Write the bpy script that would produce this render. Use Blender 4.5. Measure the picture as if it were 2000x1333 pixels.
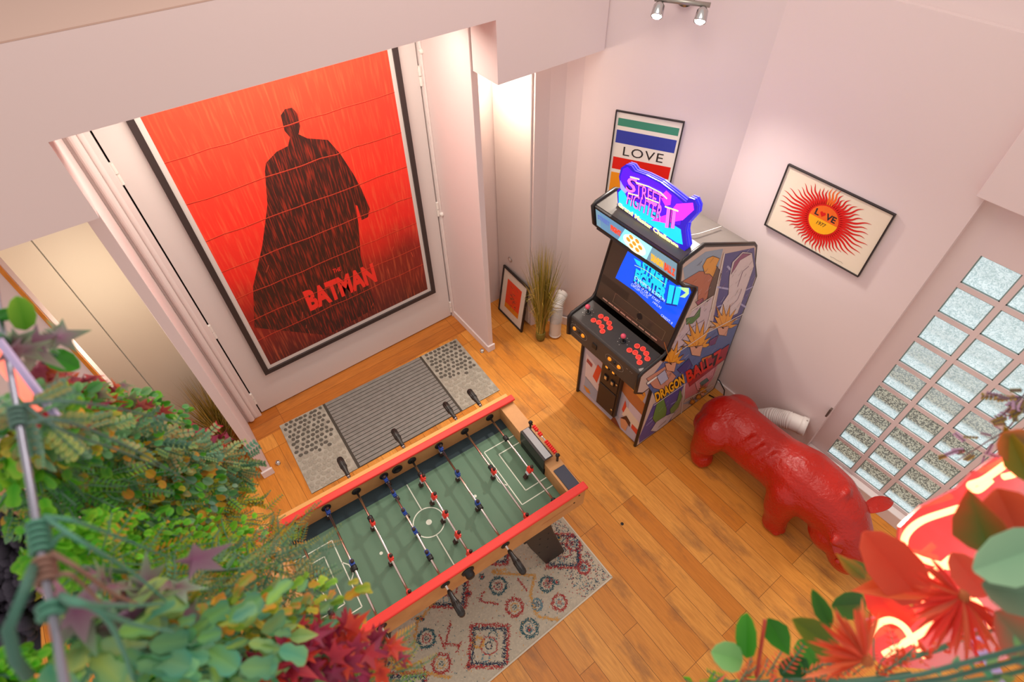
import bpy, math, random
from mathutils import Vector, Matrix
for o in list(bpy.data.objects): bpy.data.objects.remove(o, do_unlink=True)
random.seed(7)
SC = bpy.context.scene
COL = SC.collection
# ------------------------------------------------------------------ camera
CR = Vector((0.79975672, -0.60020343, -0.01204342))
CD = Vector((-0.45149998, -0.58814913, -0.67099059))
CF = Vector((0.39564752, 0.54206683, -0.74136805))
CF.normalize(); CR = (CR - CF * CR.dot(CF)).normalized(); CD = CF.cross(CR)
FPX = 1079.29
CAM = Vector((0, 0, 3.6))
cam = bpy.data.cameras.new('camera'); camo = bpy.data.objects.new('camera', cam); COL.objects.link(camo)
cam.sensor_width = 36; cam.lens = 36 * FPX / 2000
m = Matrix.Identity(4)
for i, v in enumerate((CR, -CD, -CF)):
    for j in range(3): m[j][i] = v[j]
m.translation = CAM
camo.matrix_world = m
cam.clip_start = 0.02
cam.dof.use_dof = True; cam.dof.focus_distance = 3.0; cam.dof.aperture_fstop = 4.0
SC.camera = camo
# ------------------------------------------------------------------ look, sky, lights
SC.view_settings.view_transform = 'Standard'; SC.view_settings.look = 'None'
SC.view_settings.gamma = 1; SC.view_settings.use_curve_mapping = False
SC.view_settings.exposure = 0.32
w = bpy.data.worlds.new('world'); SC.world = w; w.use_nodes = True
w.node_tree.nodes['Background'].inputs[0].default_value = (1.0, 0.89, 0.83, 1)
w.node_tree.nodes['Background'].inputs[1].default_value = 0.61
def light(name, kind, loc, energy, color, size=.1, target=None, sizey=None, spot=None):
    l = bpy.data.lights.new(name, kind); l.energy = energy; l.color = color
    if kind == 'AREA':
        l.size = size
        if sizey: l.shape = 'RECTANGLE'; l.size_y = sizey
    else: l.shadow_soft_size = size
    if spot: l.spot_size = spot; l.spot_blend = 1
    o = bpy.data.objects.new(name, l); COL.objects.link(o); o.location = loc
    if target: o.rotation_euler = (Vector(target) - Vector(loc)).to_track_quat('-Z', 'Y').to_euler()
    return o
light('overhead_fill_light', 'AREA', (1.2, 1.2, 4.6), 26, (1, .9, .82), 1.6, (1.2, 1.5, 0))  # unseen area light added overhead to fill the open room
light('spot_lamp_light', 'SPOT', (2.50, 2.03, 2.54), 92, (1, .92, .82), .04, (1.3, .7, 0), spot=1.9)
light('spot_lamp_light', 'SPOT', (2.62, 1.83, 2.54), 92, (1, .92, .82), .04, (1.5, .3, 0), spot=1.9)
light('niche_lamp_light', 'POINT', (1.93, 2.85, 2.1), 8, (1, .86, .66), .06)
light('niche_lamp_light', 'POINT', (-.48, 2.78, 1.6), 4.2, (1, .88, .66), .2)
light('entry_fill_light', 'AREA', (.74, 2.72, 2.62), 16, (1, .91, .78), 1.5, (.74, 3.1, .4), sizey=.15)  # unseen area light added to brighten the poster and door recess
# ------------------------------------------------------------------ helpers
def lin(c):
    c = c / 255.0
    return c / 12.92 if c <= .04045 else ((c + .055) / 1.055) ** 2.4
def rgb(h):
    if isinstance(h, str):
        h = h.lstrip('#'); return (lin(int(h[0:2], 16)), lin(int(h[2:4], 16)), lin(int(h[4:6], 16)), 1)
    return (h[0], h[1], h[2], 1)
MATS = {}
def mat(name, col='#808080', rough=.5, metal=0, emit=None, es=1, spec=.5, coat=0, trans=0, noise=None, bump=0, bscale=60, ior=1.45, alpha=1):
    if name in MATS: return MATS[name]
    M = bpy.data.materials.new(name); M.use_nodes = True
    nt = M.node_tree; b = nt.nodes['Principled BSDF']
    b.inputs['Base Color'].default_value = rgb(col); b.inputs['Roughness'].default_value = rough
    b.inputs['Metallic'].default_value = metal; b.inputs['Specular IOR Level'].default_value = spec
    b.inputs['Coat Weight'].default_value = coat; b.inputs['Transmission Weight'].default_value = trans
    b.inputs['IOR'].default_value = ior; b.inputs['Alpha'].default_value = alpha
    if emit: b.inputs['Emission Color'].default_value = rgb(emit); b.inputs['Emission Strength'].default_value = es
    tc = nt.nodes.new('ShaderNodeTexCoord')
    n = nt.nodes.new('ShaderNodeTexNoise'); n.inputs['Scale'].default_value = bscale; n.inputs['Detail'].default_value = 4
    nt.links.new(tc.outputs['Object'], n.inputs['Vector'])
    if noise:
        c2, amt = noise
        r = nt.nodes.new('ShaderNodeMix'); r.data_type = 'RGBA'
        r.inputs[6].default_value = rgb(col); r.inputs[7].default_value = rgb(c2)
        mr = nt.nodes.new('ShaderNodeMapRange'); mr.inputs[1].default_value = .35; mr.inputs[2].default_value = .65; mr.inputs[4].default_value = amt
        nt.links.new(n.outputs['Fac'], mr.inputs[0]); nt.links.new(mr.outputs[0], r.inputs[0])
        nt.links.new(r.outputs[2], b.inputs['Base Color'])
    if bump:
        bp = nt.nodes.new('ShaderNodeBump'); bp.inputs['Strength'].default_value = bump; bp.inputs['Distance'].default_value = .01
        nt.links.new(n.outputs['Fac'], bp.inputs['Height']); nt.links.new(bp.outputs[0], b.inputs['Normal'])
    MATS[name] = M
    return M
def basis(d):
    d = Vector(d).normalized()
    a = Vector((0, 0, 1)) if abs(d.z) < .95 else Vector((1, 0, 0))
    u = a.cross(d).normalized(); return u, d.cross(u), d
class MB:
    def __init__(s): s.v = []; s.f = []; s.mi = []; s.cur = 0; s.c = []; s.col = None
    def mat(s, i): s.cur = i; return s
    def add(s, vs, fs):
        b = len(s.v); s.v += [Vector(x) for x in vs]
        if s.col is not None: s.c += [s.col] * len(vs)
        for f in fs: s.f.append([b + i for i in f]); s.mi.append(s.cur)
        return s
    def box(s, a, b, rz=0, piv=None, M=None):
        vs = [Vector((x, y, z)) for x in (a[0], b[0]) for y in (a[1], b[1]) for z in (a[2], b[2])]
        if rz:
            p = Vector(piv) if piv else (Vector(a) + Vector(b)) / 2; R = Matrix.Rotation(rz, 3, 'Z'); vs = [p + R @ (v - p) for v in vs]
        if M: vs = [M @ v for v in vs]
        return s.add(vs, [(0, 1, 3, 2), (4, 6, 7, 5), (0, 4, 5, 1), (2, 3, 7, 6), (0, 2, 6, 4), (1, 5, 7, 3)])
    def tube(s, pts, r, n=10, cap=True, closed=False):
        pts = [Vector(p) for p in pts]; N = len(pts); rs = r if isinstance(r, (list, tuple)) else [r] * N
        vs = []; u = None
        for i, p in enumerate(pts):
            if closed: d = pts[(i + 1) % N] - pts[i - 1]
            else: d = pts[min(i + 1, N - 1)] - pts[max(i - 1, 0)]
            if d.length < 1e-9: d = Vector((0, 0, 1))
            d.normalize()
            if u is None: u = basis(d)[0]
            else:
                u = u - d * u.dot(d)
                u = u.normalized() if u.length > 1e-6 else basis(d)[0]
            v = d.cross(u)
            for k in range(n):
                a = 2 * math.pi * k / n; vs.append(p + (u * math.cos(a) + v * math.sin(a)) * rs[i])
        fs = []
        for i in range(N if closed else N - 1):
            j = (i + 1) % N
            for k in range(n): fs.append((i * n + k, i * n + (k + 1) % n, j * n + (k + 1) % n, j * n + k))
        if cap and not closed: fs.append(tuple(range(n))[::-1]); fs.append(tuple((N - 1) * n + k for k in range(n)))
        return s.add(vs, fs)
    def cyl(s, a, b, r, r2=None, n=16): return s.tube([a, b], [r, r if r2 is None else r2], n)
    def lathe(s, prof, o=(0, 0, 0), ax=(0, 0, 1), n=20):
        u, v, d = basis(ax); o = Vector(o)
        return s.tube([o + d * z for r_, z in prof], [r_ for r_, z in prof], n) if 0 else s._lathe(prof, o, u, v, d, n)
    def _lathe(s, prof, o, u, v, d, n):
        vs = []
        for r_, z in prof:
            for k in range(n):
                a = 2 * math.pi * k / n; vs.append(o + d * z + (u * math.cos(a) + v * math.sin(a)) * max(r_, 1e-5))
        fs = [(i * n + k, i * n + (k + 1) % n, (i + 1) * n + (k + 1) % n, (i + 1) * n + k) for i in range(len(prof) - 1) for k in range(n)]
        fs.append(tuple(range(n))[::-1]); fs.append(tuple((len(prof) - 1) * n + k for k in range(n)))
        return s.add(vs, fs)
    def sph(s, c, r, n=12, sc=(1, 1, 1), R=None):
        c = Vector(c); vs = []; fs = []; m = n // 2
        for i in range(m + 1):
            t = math.pi * i / m
            for k in range(n):
                a = 2 * math.pi * k / n; q = Vector((math.sin(t) * math.cos(a) * sc[0], math.sin(t) * math.sin(a) * sc[1], math.cos(t) * sc[2])) * r
                if R: q = R @ q
                vs.append(c + q)
        for i in range(m):
            for k in range(n): fs.append((i * n + k, (i + 1) * n + k, (i + 1) * n + (k + 1) % n, i * n + (k + 1) % n))
        return s.add(vs, fs)
    def prism(s, poly, f0, f1):   # poly 2D, f0/f1: map 2D -> 3D
        n = len(poly); vs = [f0(p) for p in poly] + [f1(p) for p in poly]
        fs = [tuple(range(n))[::-1], tuple(range(n, 2 * n))] + [(i, (i + 1) % n, n + (i + 1) % n, n + i) for i in range(n)]
        return s.add(vs, fs)
    def xprism(s, poly, y0, y1): return s.prism(poly, lambda p: (p[0], y0, p[1]), lambda p: (p[0], y1, p[1]))
    def zprism(s, poly, z0, z1): return s.prism(poly, lambda p: (p[0], p[1], z0), lambda p: (p[0], p[1], z1))
    def build(s, name, mats, parent=None, smooth=False, origin=None, bevel=0, kind=None):
        me = bpy.data.meshes.new(name)
        if not isinstance(mats, (list, tuple)): mats = [mats]
        o = bpy.data.objects.new(name, me)
        if parent is not None:
            inv = wm(parent).inverted(); off = None
            if origin is not None: off = Vector(origin)
            vs = [inv @ v for v in s.v]; o.parent = parent
            if off is not None:
                lo = inv @ off; vs = [v - lo for v in vs]; o.location = lo
        else:
            if origin is None:
                xs = [v.x for v in s.v]; ys = [v.y for v in s.v]; zs = [v.z for v in s.v]
                origin = ((min(xs) + max(xs)) / 2, (min(ys) + max(ys)) / 2, min(zs))
            off = Vector(origin); vs = [v - off for v in s.v]; o.location = off
        me.from_pydata([tuple(v) for v in vs], [], s.f)
        for M in mats: me.materials.append(M)
        for p, i in zip(me.polygons, s.mi): p.material_index = min(i, len(mats) - 1); p.use_smooth = smooth
        if s.c and len(s.c) == len(s.v):
            ca = me.color_attributes.new('Col', 'FLOAT_COLOR', 'POINT')
            for i, c in enumerate(s.c): ca.data[i].color = (c[0], c[1], c[2], 1)
        me.update(); COL.objects.link(o)
        if bevel:
            b = o.modifiers.new('bevel', 'BEVEL'); b.width = bevel; b.segments = 2; b.limit_method = 'ANGLE'
        if smooth and not bevel:
            pass
        if kind: o['kind'] = kind
        return o
def wm(o):
    M = o.matrix_basis.copy(); p = o.parent
    while p: M = p.matrix_basis @ M; p = p.parent
    return M
def thing(name, label, cat, loc=(0, 0, 0), rz=0, group=None):
    o = bpy.data.objects.new(name, None); COL.objects.link(o); o.location = loc; o.rotation_euler = (0, 0, rz)
    o.empty_display_size = .05
    return tag(o, label, cat, group)
def tag(o, label, cat, group=None, kind=None):
    o['label'] = label; o['category'] = cat
    if group: o['group'] = group
    if kind: o['kind'] = kind
    return o
def struct(o, label=None):
    o['kind'] = 'structure'
    if label: o['label'] = label
    return o
# pixel -> point of a real plane (2000x1333 frame)
def ray(px, py): return CR * (px - 1000) + CD * (py - 666.5) + CF * FPX
def onx(px, py, x): d = ray(px, py); return CAM + d * (x / d.x)
def ony(px, py, y): d = ray(px, py); return CAM + d * (y / d.y)
def onz(px, py, z): d = ray(px, py); return CAM + d * ((z - CAM.z) / d.z)
def atd(px, py, dist): d = ray(px, py); return CAM + d * (dist / FPX)
# flat printed artwork: polygons on a plane, stacked a fraction of a millimetre apart
_tc = {}
def textpolys(s, bold=0.0, shear=0, space=1.0):
    k = (s, bold, shear, space)
    if k in _tc: return _tc[k]
    c = bpy.data.curves.new('t', 'FONT'); c.body = s; c.size = 1; c.offset = bold; c.shear = shear; c.space_character = space; c.resolution_u = 3
    o = bpy.data.objects.new('t', c); COL.objects.link(o)
    bpy.context.view_layer.update()
    dg = bpy.context.evaluated_depsgraph_get(); me = bpy.data.meshes.new_from_object(o.evaluated_get(dg))
    vs = [(v.co.x, v.co.y) for v in me.vertices]; fs = [tuple(p.vertices) for p in me.polygons]
    bpy.data.objects.remove(o); bpy.data.curves.remove(c); bpy.data.meshes.remove(me)
    x0 = min(v[0] for v in vs); x1 = max(v[0] for v in vs); y0 = min(v[1] for v in vs); y1 = max(v[1] for v in vs)
    vs = [((x - x0) / (x1 - x0), (y - y0) / (y1 - y0)) for x, y in vs]
    _tc[k] = (vs, fs, (x1 - x0) / (y1 - y0)); return _tc[k]
class Art:
    def __init__(s, f, n, lift=.0004): s.f = f; s.n = Vector(n); s.mb = MB(); s.mats = []; s.L = 1; s.lift = lift
    def mi(s, m):
        if m not in s.mats: s.mats.append(m)
        s.mb.cur = s.mats.index(m)
    def P(s, p): return Vector(s.f(*p)) + s.n * (s.L * s.lift)
    def poly(s, pts, m, layer=None):
        if layer is not None: s.L = layer
        s.mi(m); s.mb.add([s.P(p) for p in pts], [tuple(range(len(pts)))])
    def rect(s, a, b, m, layer=None): s.poly([(a[0], a[1]), (b[0], a[1]), (b[0], b[1]), (a[0], b[1])], m, layer)
    def disc(s, c, r, m, layer=None, n=28, ry=None): s.poly([(c[0] + r * math.cos(2 * math.pi * k / n), c[1] + (ry or r) * math.sin(2 * math.pi * k / n)) for k in range(n)], m, layer)
    def line(s, pts, w, m, layer=None):
        if layer is not None: s.L = layer
        s.mi(m)
        for a, b in zip(pts[:-1], pts[1:]):
            dx, dy = b[0] - a[0], b[1] - a[1]; l = math.hypot(dx, dy) or 1; nx, ny = -dy / l * w / 2, dx / l * w / 2
            s.mb.add([s.P((a[0] + nx, a[1] + ny)), s.P((b[0] + nx, b[1] + ny)), s.P((b[0] - nx, b[1] - ny)), s.P((a[0] - nx, a[1] - ny))], [(0, 1, 2, 3)])
    def text(s, t, q, m, layer=None, bold=0, shear=0, space=1.0):   # q: 4 corners bl, br, tr, tl
        if layer is not None: s.L = layer
        vs, fs, asp = textpolys(t, bold, shear, space); s.mi(m)
        def bl(u, v):
            return tuple((1 - u) * (1 - v) * q[0][i] + u * (1 - v) * q[1][i] + u * v * q[2][i] + (1 - u) * v * q[3][i] for i in (0, 1))
        s.mb.add([s.P(bl(u, v)) for u, v in vs], fs)
    def build(s, name, parent): return s.mb.build(name, s.mats, parent)
# ------------------------------------------------------------------ room shell
WALL = mat('wall_paint', '#e2d0ce', .75, spec=.25, bump=.04, bscale=40)
TRIM = mat('trim_paint', '#e6d8d5', .45)
DOORM = mat('door_paint', '#dcd2cf', .4, spec=.5)
def wood_floor(name, rot, c1, c2, dark, wear, width=.115, length=.95):
    M = bpy.data.materials.new(name); M.use_nodes = True; nt = M.node_tree; N = nt.nodes; Lk = nt.links.new
    b = N['Principled BSDF']; tc = N.new('ShaderNodeTexCoord'); mp = N.new('ShaderNodeMapping'); mp.inputs['Rotation'].default_value = (0, 0, rot)
    Lk(tc.outputs['Object'], mp.inputs[0])
    br = N.new('ShaderNodeTexBrick'); Lk(mp.outputs[0], br.inputs['Vector'])
    br.inputs['Scale'].default_value = 1; br.inputs['Brick Width'].default_value = length; br.inputs['Row Height'].default_value = width
    br.inputs['Mortar Size'].default_value = .0013; br.inputs['Mortar Smooth'].default_value = .3
    br.offset = .37; br.offset_frequency = 3
    br.inputs['Color1'].default_value = rgb(c1); br.inputs['Color2'].default_value = rgb(c2); br.inputs['Mortar'].default_value = rgb('#5a3413')
    # grain
    mg = N.new('ShaderNodeMapping'); mg.inputs['Scale'].default_value = (2.2, 26, 1); Lk(mp.outputs[0], mg.inputs[0])
    ng = N.new('ShaderNodeTexNoise'); ng.inputs['Scale'].default_value = 3; ng.inputs['Detail'].default_value = 6; ng.inputs['Distortion'].default_value = 1.0; Lk(mg.outputs[0], ng.inputs['Vector'])
    mr = N.new('ShaderNodeMapRange'); mr.inputs[1].default_value = .35; mr.inputs[2].default_value = .72; mr.inputs[3].default_value = 0; mr.inputs[4].default_value = .42; Lk(ng.outputs['Fac'], mr.inputs[0])
    m1 = N.new('ShaderNodeMix'); m1.data_type = 'RGBA'; Lk(mr.outputs[0], m1.inputs[0]); Lk(br.outputs['Color'], m1.inputs[6]); m1.inputs[7].default_value = rgb(dark)
    # worn smudges
    ms = N.new('ShaderNodeMapping'); ms.inputs['Scale'].default_value = (1, 2.6, 1); Lk(mp.outputs[0], ms.inputs[0])
    nw = N.new('ShaderNodeTexNoise'); nw.inputs['Scale'].default_value = 2.6; nw.inputs['Detail'].default_value = 7; nw.inputs['Roughness'].default_value = .62; Lk(ms.outputs[0], nw.inputs['Vector'])
    mw = N.new('ShaderNodeMapRange'); mw.inputs[1].default_value = .52; mw.inputs[2].default_value = .74; mw.inputs[4].default_value = wear; Lk(nw.outputs['Fac'], mw.inputs[0])
    m2 = N.new('ShaderNodeMix'); m2.data_type = 'RGBA'; Lk(mw.outputs[0], m2.inputs[0]); Lk(m1.outputs[2], m2.inputs[6]); m2.inputs[7].default_value = rgb('#7d5133')
    Lk(m2.outputs[2], b.inputs['Base Color'])
    b.inputs['Roughness'].default_value = .38; b.inputs['Specular IOR Level'].default_value = .35
    bp = N.new('ShaderNodeBump'); bp.inputs['Strength'].default_value = .25; bp.inputs['Distance'].default_value = .002; Lk(br.outputs['Fac'], bp.inputs['Height']); bp.invert = True; Lk(bp.outputs[0], b.inputs['Normal'])
    return M
FLOOR = wood_floor('oak_floor', math.pi / 2, '#eaa44c', '#d2812c', '#ac6420', .8)
FLOORX = wood_floor('oak_threshold', 0, '#d08238', '#b96a25', '#8f4c18', .3, .12, 1.6)
mb = MB(); mb.box((-2.6, -2.2, -.06), (4.2, 2.985, 0)); mb.box((-2.6, 2.985, -.06), (-.23, 3.9, 0)); mb.box((1.735, 2.985, -.06), (4.2, 3.9, 0))
struct(mb.build('floor', FLOOR, origin=(0, 0, 0)))
struct(MB().box((-.23, 2.985, -.06), (1.735, 3.4, 0)).build('trim_1', FLOORX, origin=(0, 0, 0)), 'wooden threshold strip in front of the entry doors')
# entry: partitions, header, jambs
HY = 2.42
mb = MB(); mb.box((-.287, 2.66, 0), (-.232, 3.9, 3.0)); struct(mb.build('wall_entry_left', WALL, bevel=.003))
mb = MB(); mb.box((1.692, 2.66, 0), (1.738, 3.9, 3.0)); struct(mb.build('wall_entry_right', WALL, bevel=.003))
# upper wall with three openings (side ones lower)
mb = MB()
mb.prism([(-2.4, 2.342), (-.218, 2.342), (-.218, 2.657), (1.705, 2.657), (1.705, 2.345), (2.47, 2.345), (2.47, 2.968), (-2.4, 2.968)], lambda p: (p[0], HY, p[1]), lambda p: (p[0], HY + .235, p[1]))
struct(mb.build('wall_upper', WALL))
struct(MB().box((-2.4, HY + .235, 2.9), (2.6, 4.0, 2.968)).build('ceiling', WALL), 'ceiling over the entry recess')
struct(MB().box((-.31, 3.9, -.06), (2.4, 3.95, 3.0)).build('wall_back', WALL))
# back wall around the doors
mb = MB(); mb.box((-.232, 3.235, 2.5), (1.692, 3.3, 2.95)); struct(mb.build('wall_door', WALL))
# doors
for i, (x0, x1) in enumerate(((-.112, 1.668),)):
    d = struct(MB().box((x0 + .004, 3.22, .012), (x1 - .004, 3.262, 2.5)).build('door_1', DOORM, bevel=.002), 'wide white entry door carrying the big red poster')
HINGE = mat('hinge_paint', '#e9e0da', .35)
mb = MB(); mb.box((-.232, 3.2, 0), (-.117, 3.3, 2.5)); mb.cyl((-.16, 3.205, .02), (-.16, 3.205, 2.5), .016, n=12); mb.cyl((-.195, 3.19, 0.02), (-.195, 3.19, 2.5), .022, n=12)
struct(mb.build('trim_2', TRIM, bevel=.003), 'moulded white frame left of the entry door')
mb = MB(); mb.box((1.673, 3.205, 0), (1.692, 3.3, 2.5)); mb.cyl((1.686, 3.2, .02), (1.686, 3.2, 2.5), .009, n=10)
struct(mb.build('trim_3', TRIM, bevel=.002), 'slim white frame right of the entry door')
for x, zs in ((-.112, (2.12, .95, .2)), (1.668, (2.15, 1.16, .12))):
    for z in zs:
        h = MB(); h.cyl((x, 3.212, z - .06), (x, 3.212, z - .003), .011, n=12); h.cyl((x, 3.212, z + .003), (x, 3.212, z + .06), .011, n=12)
        h.build('hinge', HINGE, bpy.data.objects['door_1'], smooth=False)
for z in (2.3, 1.12):
    k = MB(); k.sph((1.655 + .03, 3.19, z), .018, 12); k.build('latch_knob', HINGE, bpy.data.objects['door_1'], smooth=True)
GAP = mat('gap_shade', '#2a2422', .9)  # dark colour of the strips that put shade into the door gaps
struct(MB().box((-.125, 3.268, 0), (-.098, 3.28, 2.5)).build('trim_6', GAP), 'dark strip added as shade behind the left gap of the entry door'); struct(MB().box((1.655, 3.268, 0), (1.68, 3.28, 2.5)).build('trim_7', GAP), 'dark strip added as shade behind the right gap of the entry door')
struct(MB().box((-2.4, HY, 2.9685), (2.45, 4.0, 2.974)).build('trim_8', mat('ledge_shade_tan', '#c9aa9c', .8)), 'thin slab on the wall top over the entry, coloured darker for dim light')  # darker tone stands in for weaker light on the ledge top
# closet doors in the two side niches
mb = MB(); mb.box((-.87, 3.26, 0), (-.61, 3.3, 2.34)); mb.box((-.604, 3.26, 0), (-.287, 3.3, 2.34))
struct(mb.build('door_2', mat('closet_paint', '#efe6d6', .5), bevel=.002), 'white closet door leaves in the left niche')
mb = MB(); mb.box((1.738, 3.14, 0), (2.19, 3.2, 2.34)); struct(mb.build('wall_niche', WALL))
mb = MB(); mb.box((-.9, 2.66, 0), (-.86, 3.3, 2.35)); struct(mb.build('wall_niche_left', WALL))
# side panel (door leaf) on the right niche's wall
mb = MB(); mb.box((2.155, 2.7, .02), (2.168, 3.13, 2.3)); struct(mb.build('door_3', DOORM, bevel=.002), 'narrow white panel door in the right niche')
# left front wall with wooden edge strip
struct(MB().box((-2.4, 2.66, 0), (-.66, 2.72, 2.35)).build('wall_front_left', WALL))
GOLD = mat('gold_wood', '#d98a35', .35, noise=('#b5671d', .6), bscale=12)
struct(MB().box((-.66, 2.655, 0), (-.635, 2.73, 2.342)).build('trim_4', WALL), 'painted edge of the wall by the left niche')
struct(MB().box((-.655, 2.645, 0), (-.638, 2.66, 2.342)).build('trim_5', GOLD, bevel=.003), 'golden wooden strip on the edge of the left niche')
# curved wall from right niche to the picture wall
pts = [(2.17, 3.2), (2.17, 2.68), (2.27, 2.655), (2.36, 2.61), (2.43, 2.53), (2.475, 2.44), (2.56, 2.285), (2.93, 1.652), (3.1, 1.70), (2.6, 2.75), (2.6, 3.2)]
mb = MB(); mb.zprism(pts, 0, 3.6); o = struct(mb.build('wall_curved', WALL))
# right wall, lintel and recess with glass blocks
mb = MB(); mb.box((2.93, .44, 0), (3.12, 1.75, 2.80)); struct(mb.build('wall_right', WALL))
struct(MB().box((2.965, -2.2, 2.80), (3.12, 1.75, 4.4)).build('wall_right_upper', WALL))
struct(MB().box((2.88, -2.2, 2.2), (3.12, .468, 2.799)).build('wall_lintel', WALL, bevel=.003))
GX = 2.985
G0 = [onx(1917, 500, GX), onx(1634, 857, GX)]
ztop = G0[0].z; pitch = (G0[0].z - G0[1].z) / 8
ys = (G0[0].y + G0[1].y) / 2
bw = abs(onx(1997, 541, GX).y - G0[0].y); bh = pitch * .86
colp = bw / .87
grid = []
for c in range(7):
    for r in range(9):
        y1 = ys - c * colp; z1 = ztop - r * pitch
        grid.append((y1, z1))
def glassmat():
    M = bpy.data.materials.new('glass_block'); M.use_nodes = True; nt = M.node_tree; N = nt.nodes; Lk = nt.links.new; b = N['Principled BSDF']
    tc = N.new('ShaderNodeTexCoord')
    n = N.new('ShaderNodeTexNoise'); n.inputs['Scale'].default_value = 75; n.inputs['Detail'].default_value = 3; n.inputs['Distortion'].default_value = 1.5; Lk(tc.outputs['Object'], n.inputs['Vector'])
    uv = N.new('ShaderNodeUVMap'); sp = N.new('ShaderNodeSeparateXYZ'); Lk(uv.outputs[0], sp.inputs[0])
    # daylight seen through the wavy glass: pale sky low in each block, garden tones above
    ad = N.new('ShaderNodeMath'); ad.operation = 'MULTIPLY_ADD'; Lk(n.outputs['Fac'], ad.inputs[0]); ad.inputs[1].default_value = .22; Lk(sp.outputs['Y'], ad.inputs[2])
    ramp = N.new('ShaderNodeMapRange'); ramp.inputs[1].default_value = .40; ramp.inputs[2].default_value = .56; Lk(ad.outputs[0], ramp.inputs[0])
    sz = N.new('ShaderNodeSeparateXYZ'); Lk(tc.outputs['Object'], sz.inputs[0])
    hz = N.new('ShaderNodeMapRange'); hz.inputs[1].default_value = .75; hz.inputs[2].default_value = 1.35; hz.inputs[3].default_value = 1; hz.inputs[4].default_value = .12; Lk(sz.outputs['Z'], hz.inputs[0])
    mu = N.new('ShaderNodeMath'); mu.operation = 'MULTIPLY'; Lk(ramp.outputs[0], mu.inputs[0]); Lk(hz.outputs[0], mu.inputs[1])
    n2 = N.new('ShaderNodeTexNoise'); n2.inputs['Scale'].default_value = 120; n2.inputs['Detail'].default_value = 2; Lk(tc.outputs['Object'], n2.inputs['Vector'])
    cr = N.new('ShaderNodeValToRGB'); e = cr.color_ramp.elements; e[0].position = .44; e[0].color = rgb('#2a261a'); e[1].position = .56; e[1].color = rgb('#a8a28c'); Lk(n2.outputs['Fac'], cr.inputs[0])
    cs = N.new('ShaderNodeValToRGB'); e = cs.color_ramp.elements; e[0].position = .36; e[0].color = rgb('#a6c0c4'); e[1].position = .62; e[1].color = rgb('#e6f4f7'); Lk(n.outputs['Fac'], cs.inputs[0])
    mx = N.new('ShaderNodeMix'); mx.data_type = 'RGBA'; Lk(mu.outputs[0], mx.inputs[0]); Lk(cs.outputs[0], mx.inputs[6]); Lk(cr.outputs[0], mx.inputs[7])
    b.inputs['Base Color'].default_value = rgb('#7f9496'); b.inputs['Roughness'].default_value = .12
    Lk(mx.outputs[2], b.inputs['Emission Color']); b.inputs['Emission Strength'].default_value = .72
    bp = N.new('ShaderNodeBump'); bp.inputs['Strength'].default_value = .6; bp.inputs['Distance'].default_value = .006; Lk(n.outputs['Fac'], bp.inputs['Height']); Lk(bp.outputs[0], b.inputs['Normal'])
    return M
GLASS = glassmat()
# white mortar wall: a slab with the blocks set 6 mm back in it (bars between blocks)
mb = MB()
y_lo = ys - 7 * colp; zb = ztop - 8 * pitch - bh
mb.box((GX, ys, 0), (3.1, .44, 2.2)); mb.box((GX, -2.2, ztop), (3.1, ys, 2.2)); mb.box((GX, -2.2, 0), (3.1, ys, zb)); mb.box((GX, -2.2, zb), (3.1, y_lo, ztop))
for c in range(7): mb.box((GX + .001, ys - c * colp - colp, zb), (3.1, ys - c * colp - bw, ztop))
for r in range(8): mb.box((GX + .002, y_lo, ztop - r * pitch - pitch), (3.1, ys, ztop - r * pitch - bh))
wf = struct(mb.build('wall_glass_block', WALL))
mb = MB()
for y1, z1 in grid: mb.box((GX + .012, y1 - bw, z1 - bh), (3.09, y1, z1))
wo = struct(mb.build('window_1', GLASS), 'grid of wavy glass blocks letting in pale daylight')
uvl = wo.data.uv_layers.new(name='UVMap'); me = wo.data
for p in me.polygons:
    k = p.vertices[0] // 8; y1, z1 = grid[k]; ox, oy, oz = wo.location
    for li, vi in zip(p.loop_indices, p.vertices):
        v = me.vertices[vi].co; uvl.data[li].uv = ((y1 - (v.y + oy)) / bw, ((v.z + oz) - (z1 - bh)) / bh)
EDGE = mat('block_edge', '#8aa5a4', .3)
mb = MB()
for y1, z1 in grid:
    y0, z0 = y1 - bw, z1 - bh; e = .006
    for a, b in (((y0, z0), (y1, z0 + e)), ((y0, z1 - e), (y1, z1)), ((y0, z0), (y0 + e, z1)), ((y1 - e, z0), (y1, z1))):
        mb.box((GX + .009, a[0], a[1]), (GX + .014, b[0], b[1]))
mb.build('block_rim', EDGE, wo)
# baseboards
def base(name, a, b, th=.014, h=.1):
    d = (Vector(b) - Vector(a)); d.normalize(); nrm = Vector((-d.y, d.x))
    a = Vector(a); b = Vector(b); q = [a, b, b + nrm * th, a + nrm * th]
    mb = MB(); mb.zprism([(p.x, p.y) for p in q], 0, h); struct(mb.build(name, TRIM, bevel=.004))
base('baseboard_right', (2.93, .44), (2.93, 1.652), h=.09)
base('baseboard_picture_wall', (2.93, 1.652), (2.475, 2.44), h=.09)
base('baseboard_curved', (2.475, 2.44), (2.36, 2.61), h=.09)
base('baseboard_entry_right', (1.692, 2.66), (1.692, 3.2), h=.07)
base('baseboard_entry_post', (1.738, 2.66), (1.692, 2.66), h=.07) if 0 else struct(MB().box((1.68, 2.645, 0), (1.75, 2.662, .07)).build('baseboard_post_right', TRIM, bevel=.004))
struct(MB().box((-.3, 2.645, 0), (-.22, 2.662, .07)).build('baseboard_post_left', TRIM, bevel=.004))
struct(MB().box((2.93, -2.2, 0), (2.984, .44, .11)).build('baseboard_glass', TRIM, bevel=.005))
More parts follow.
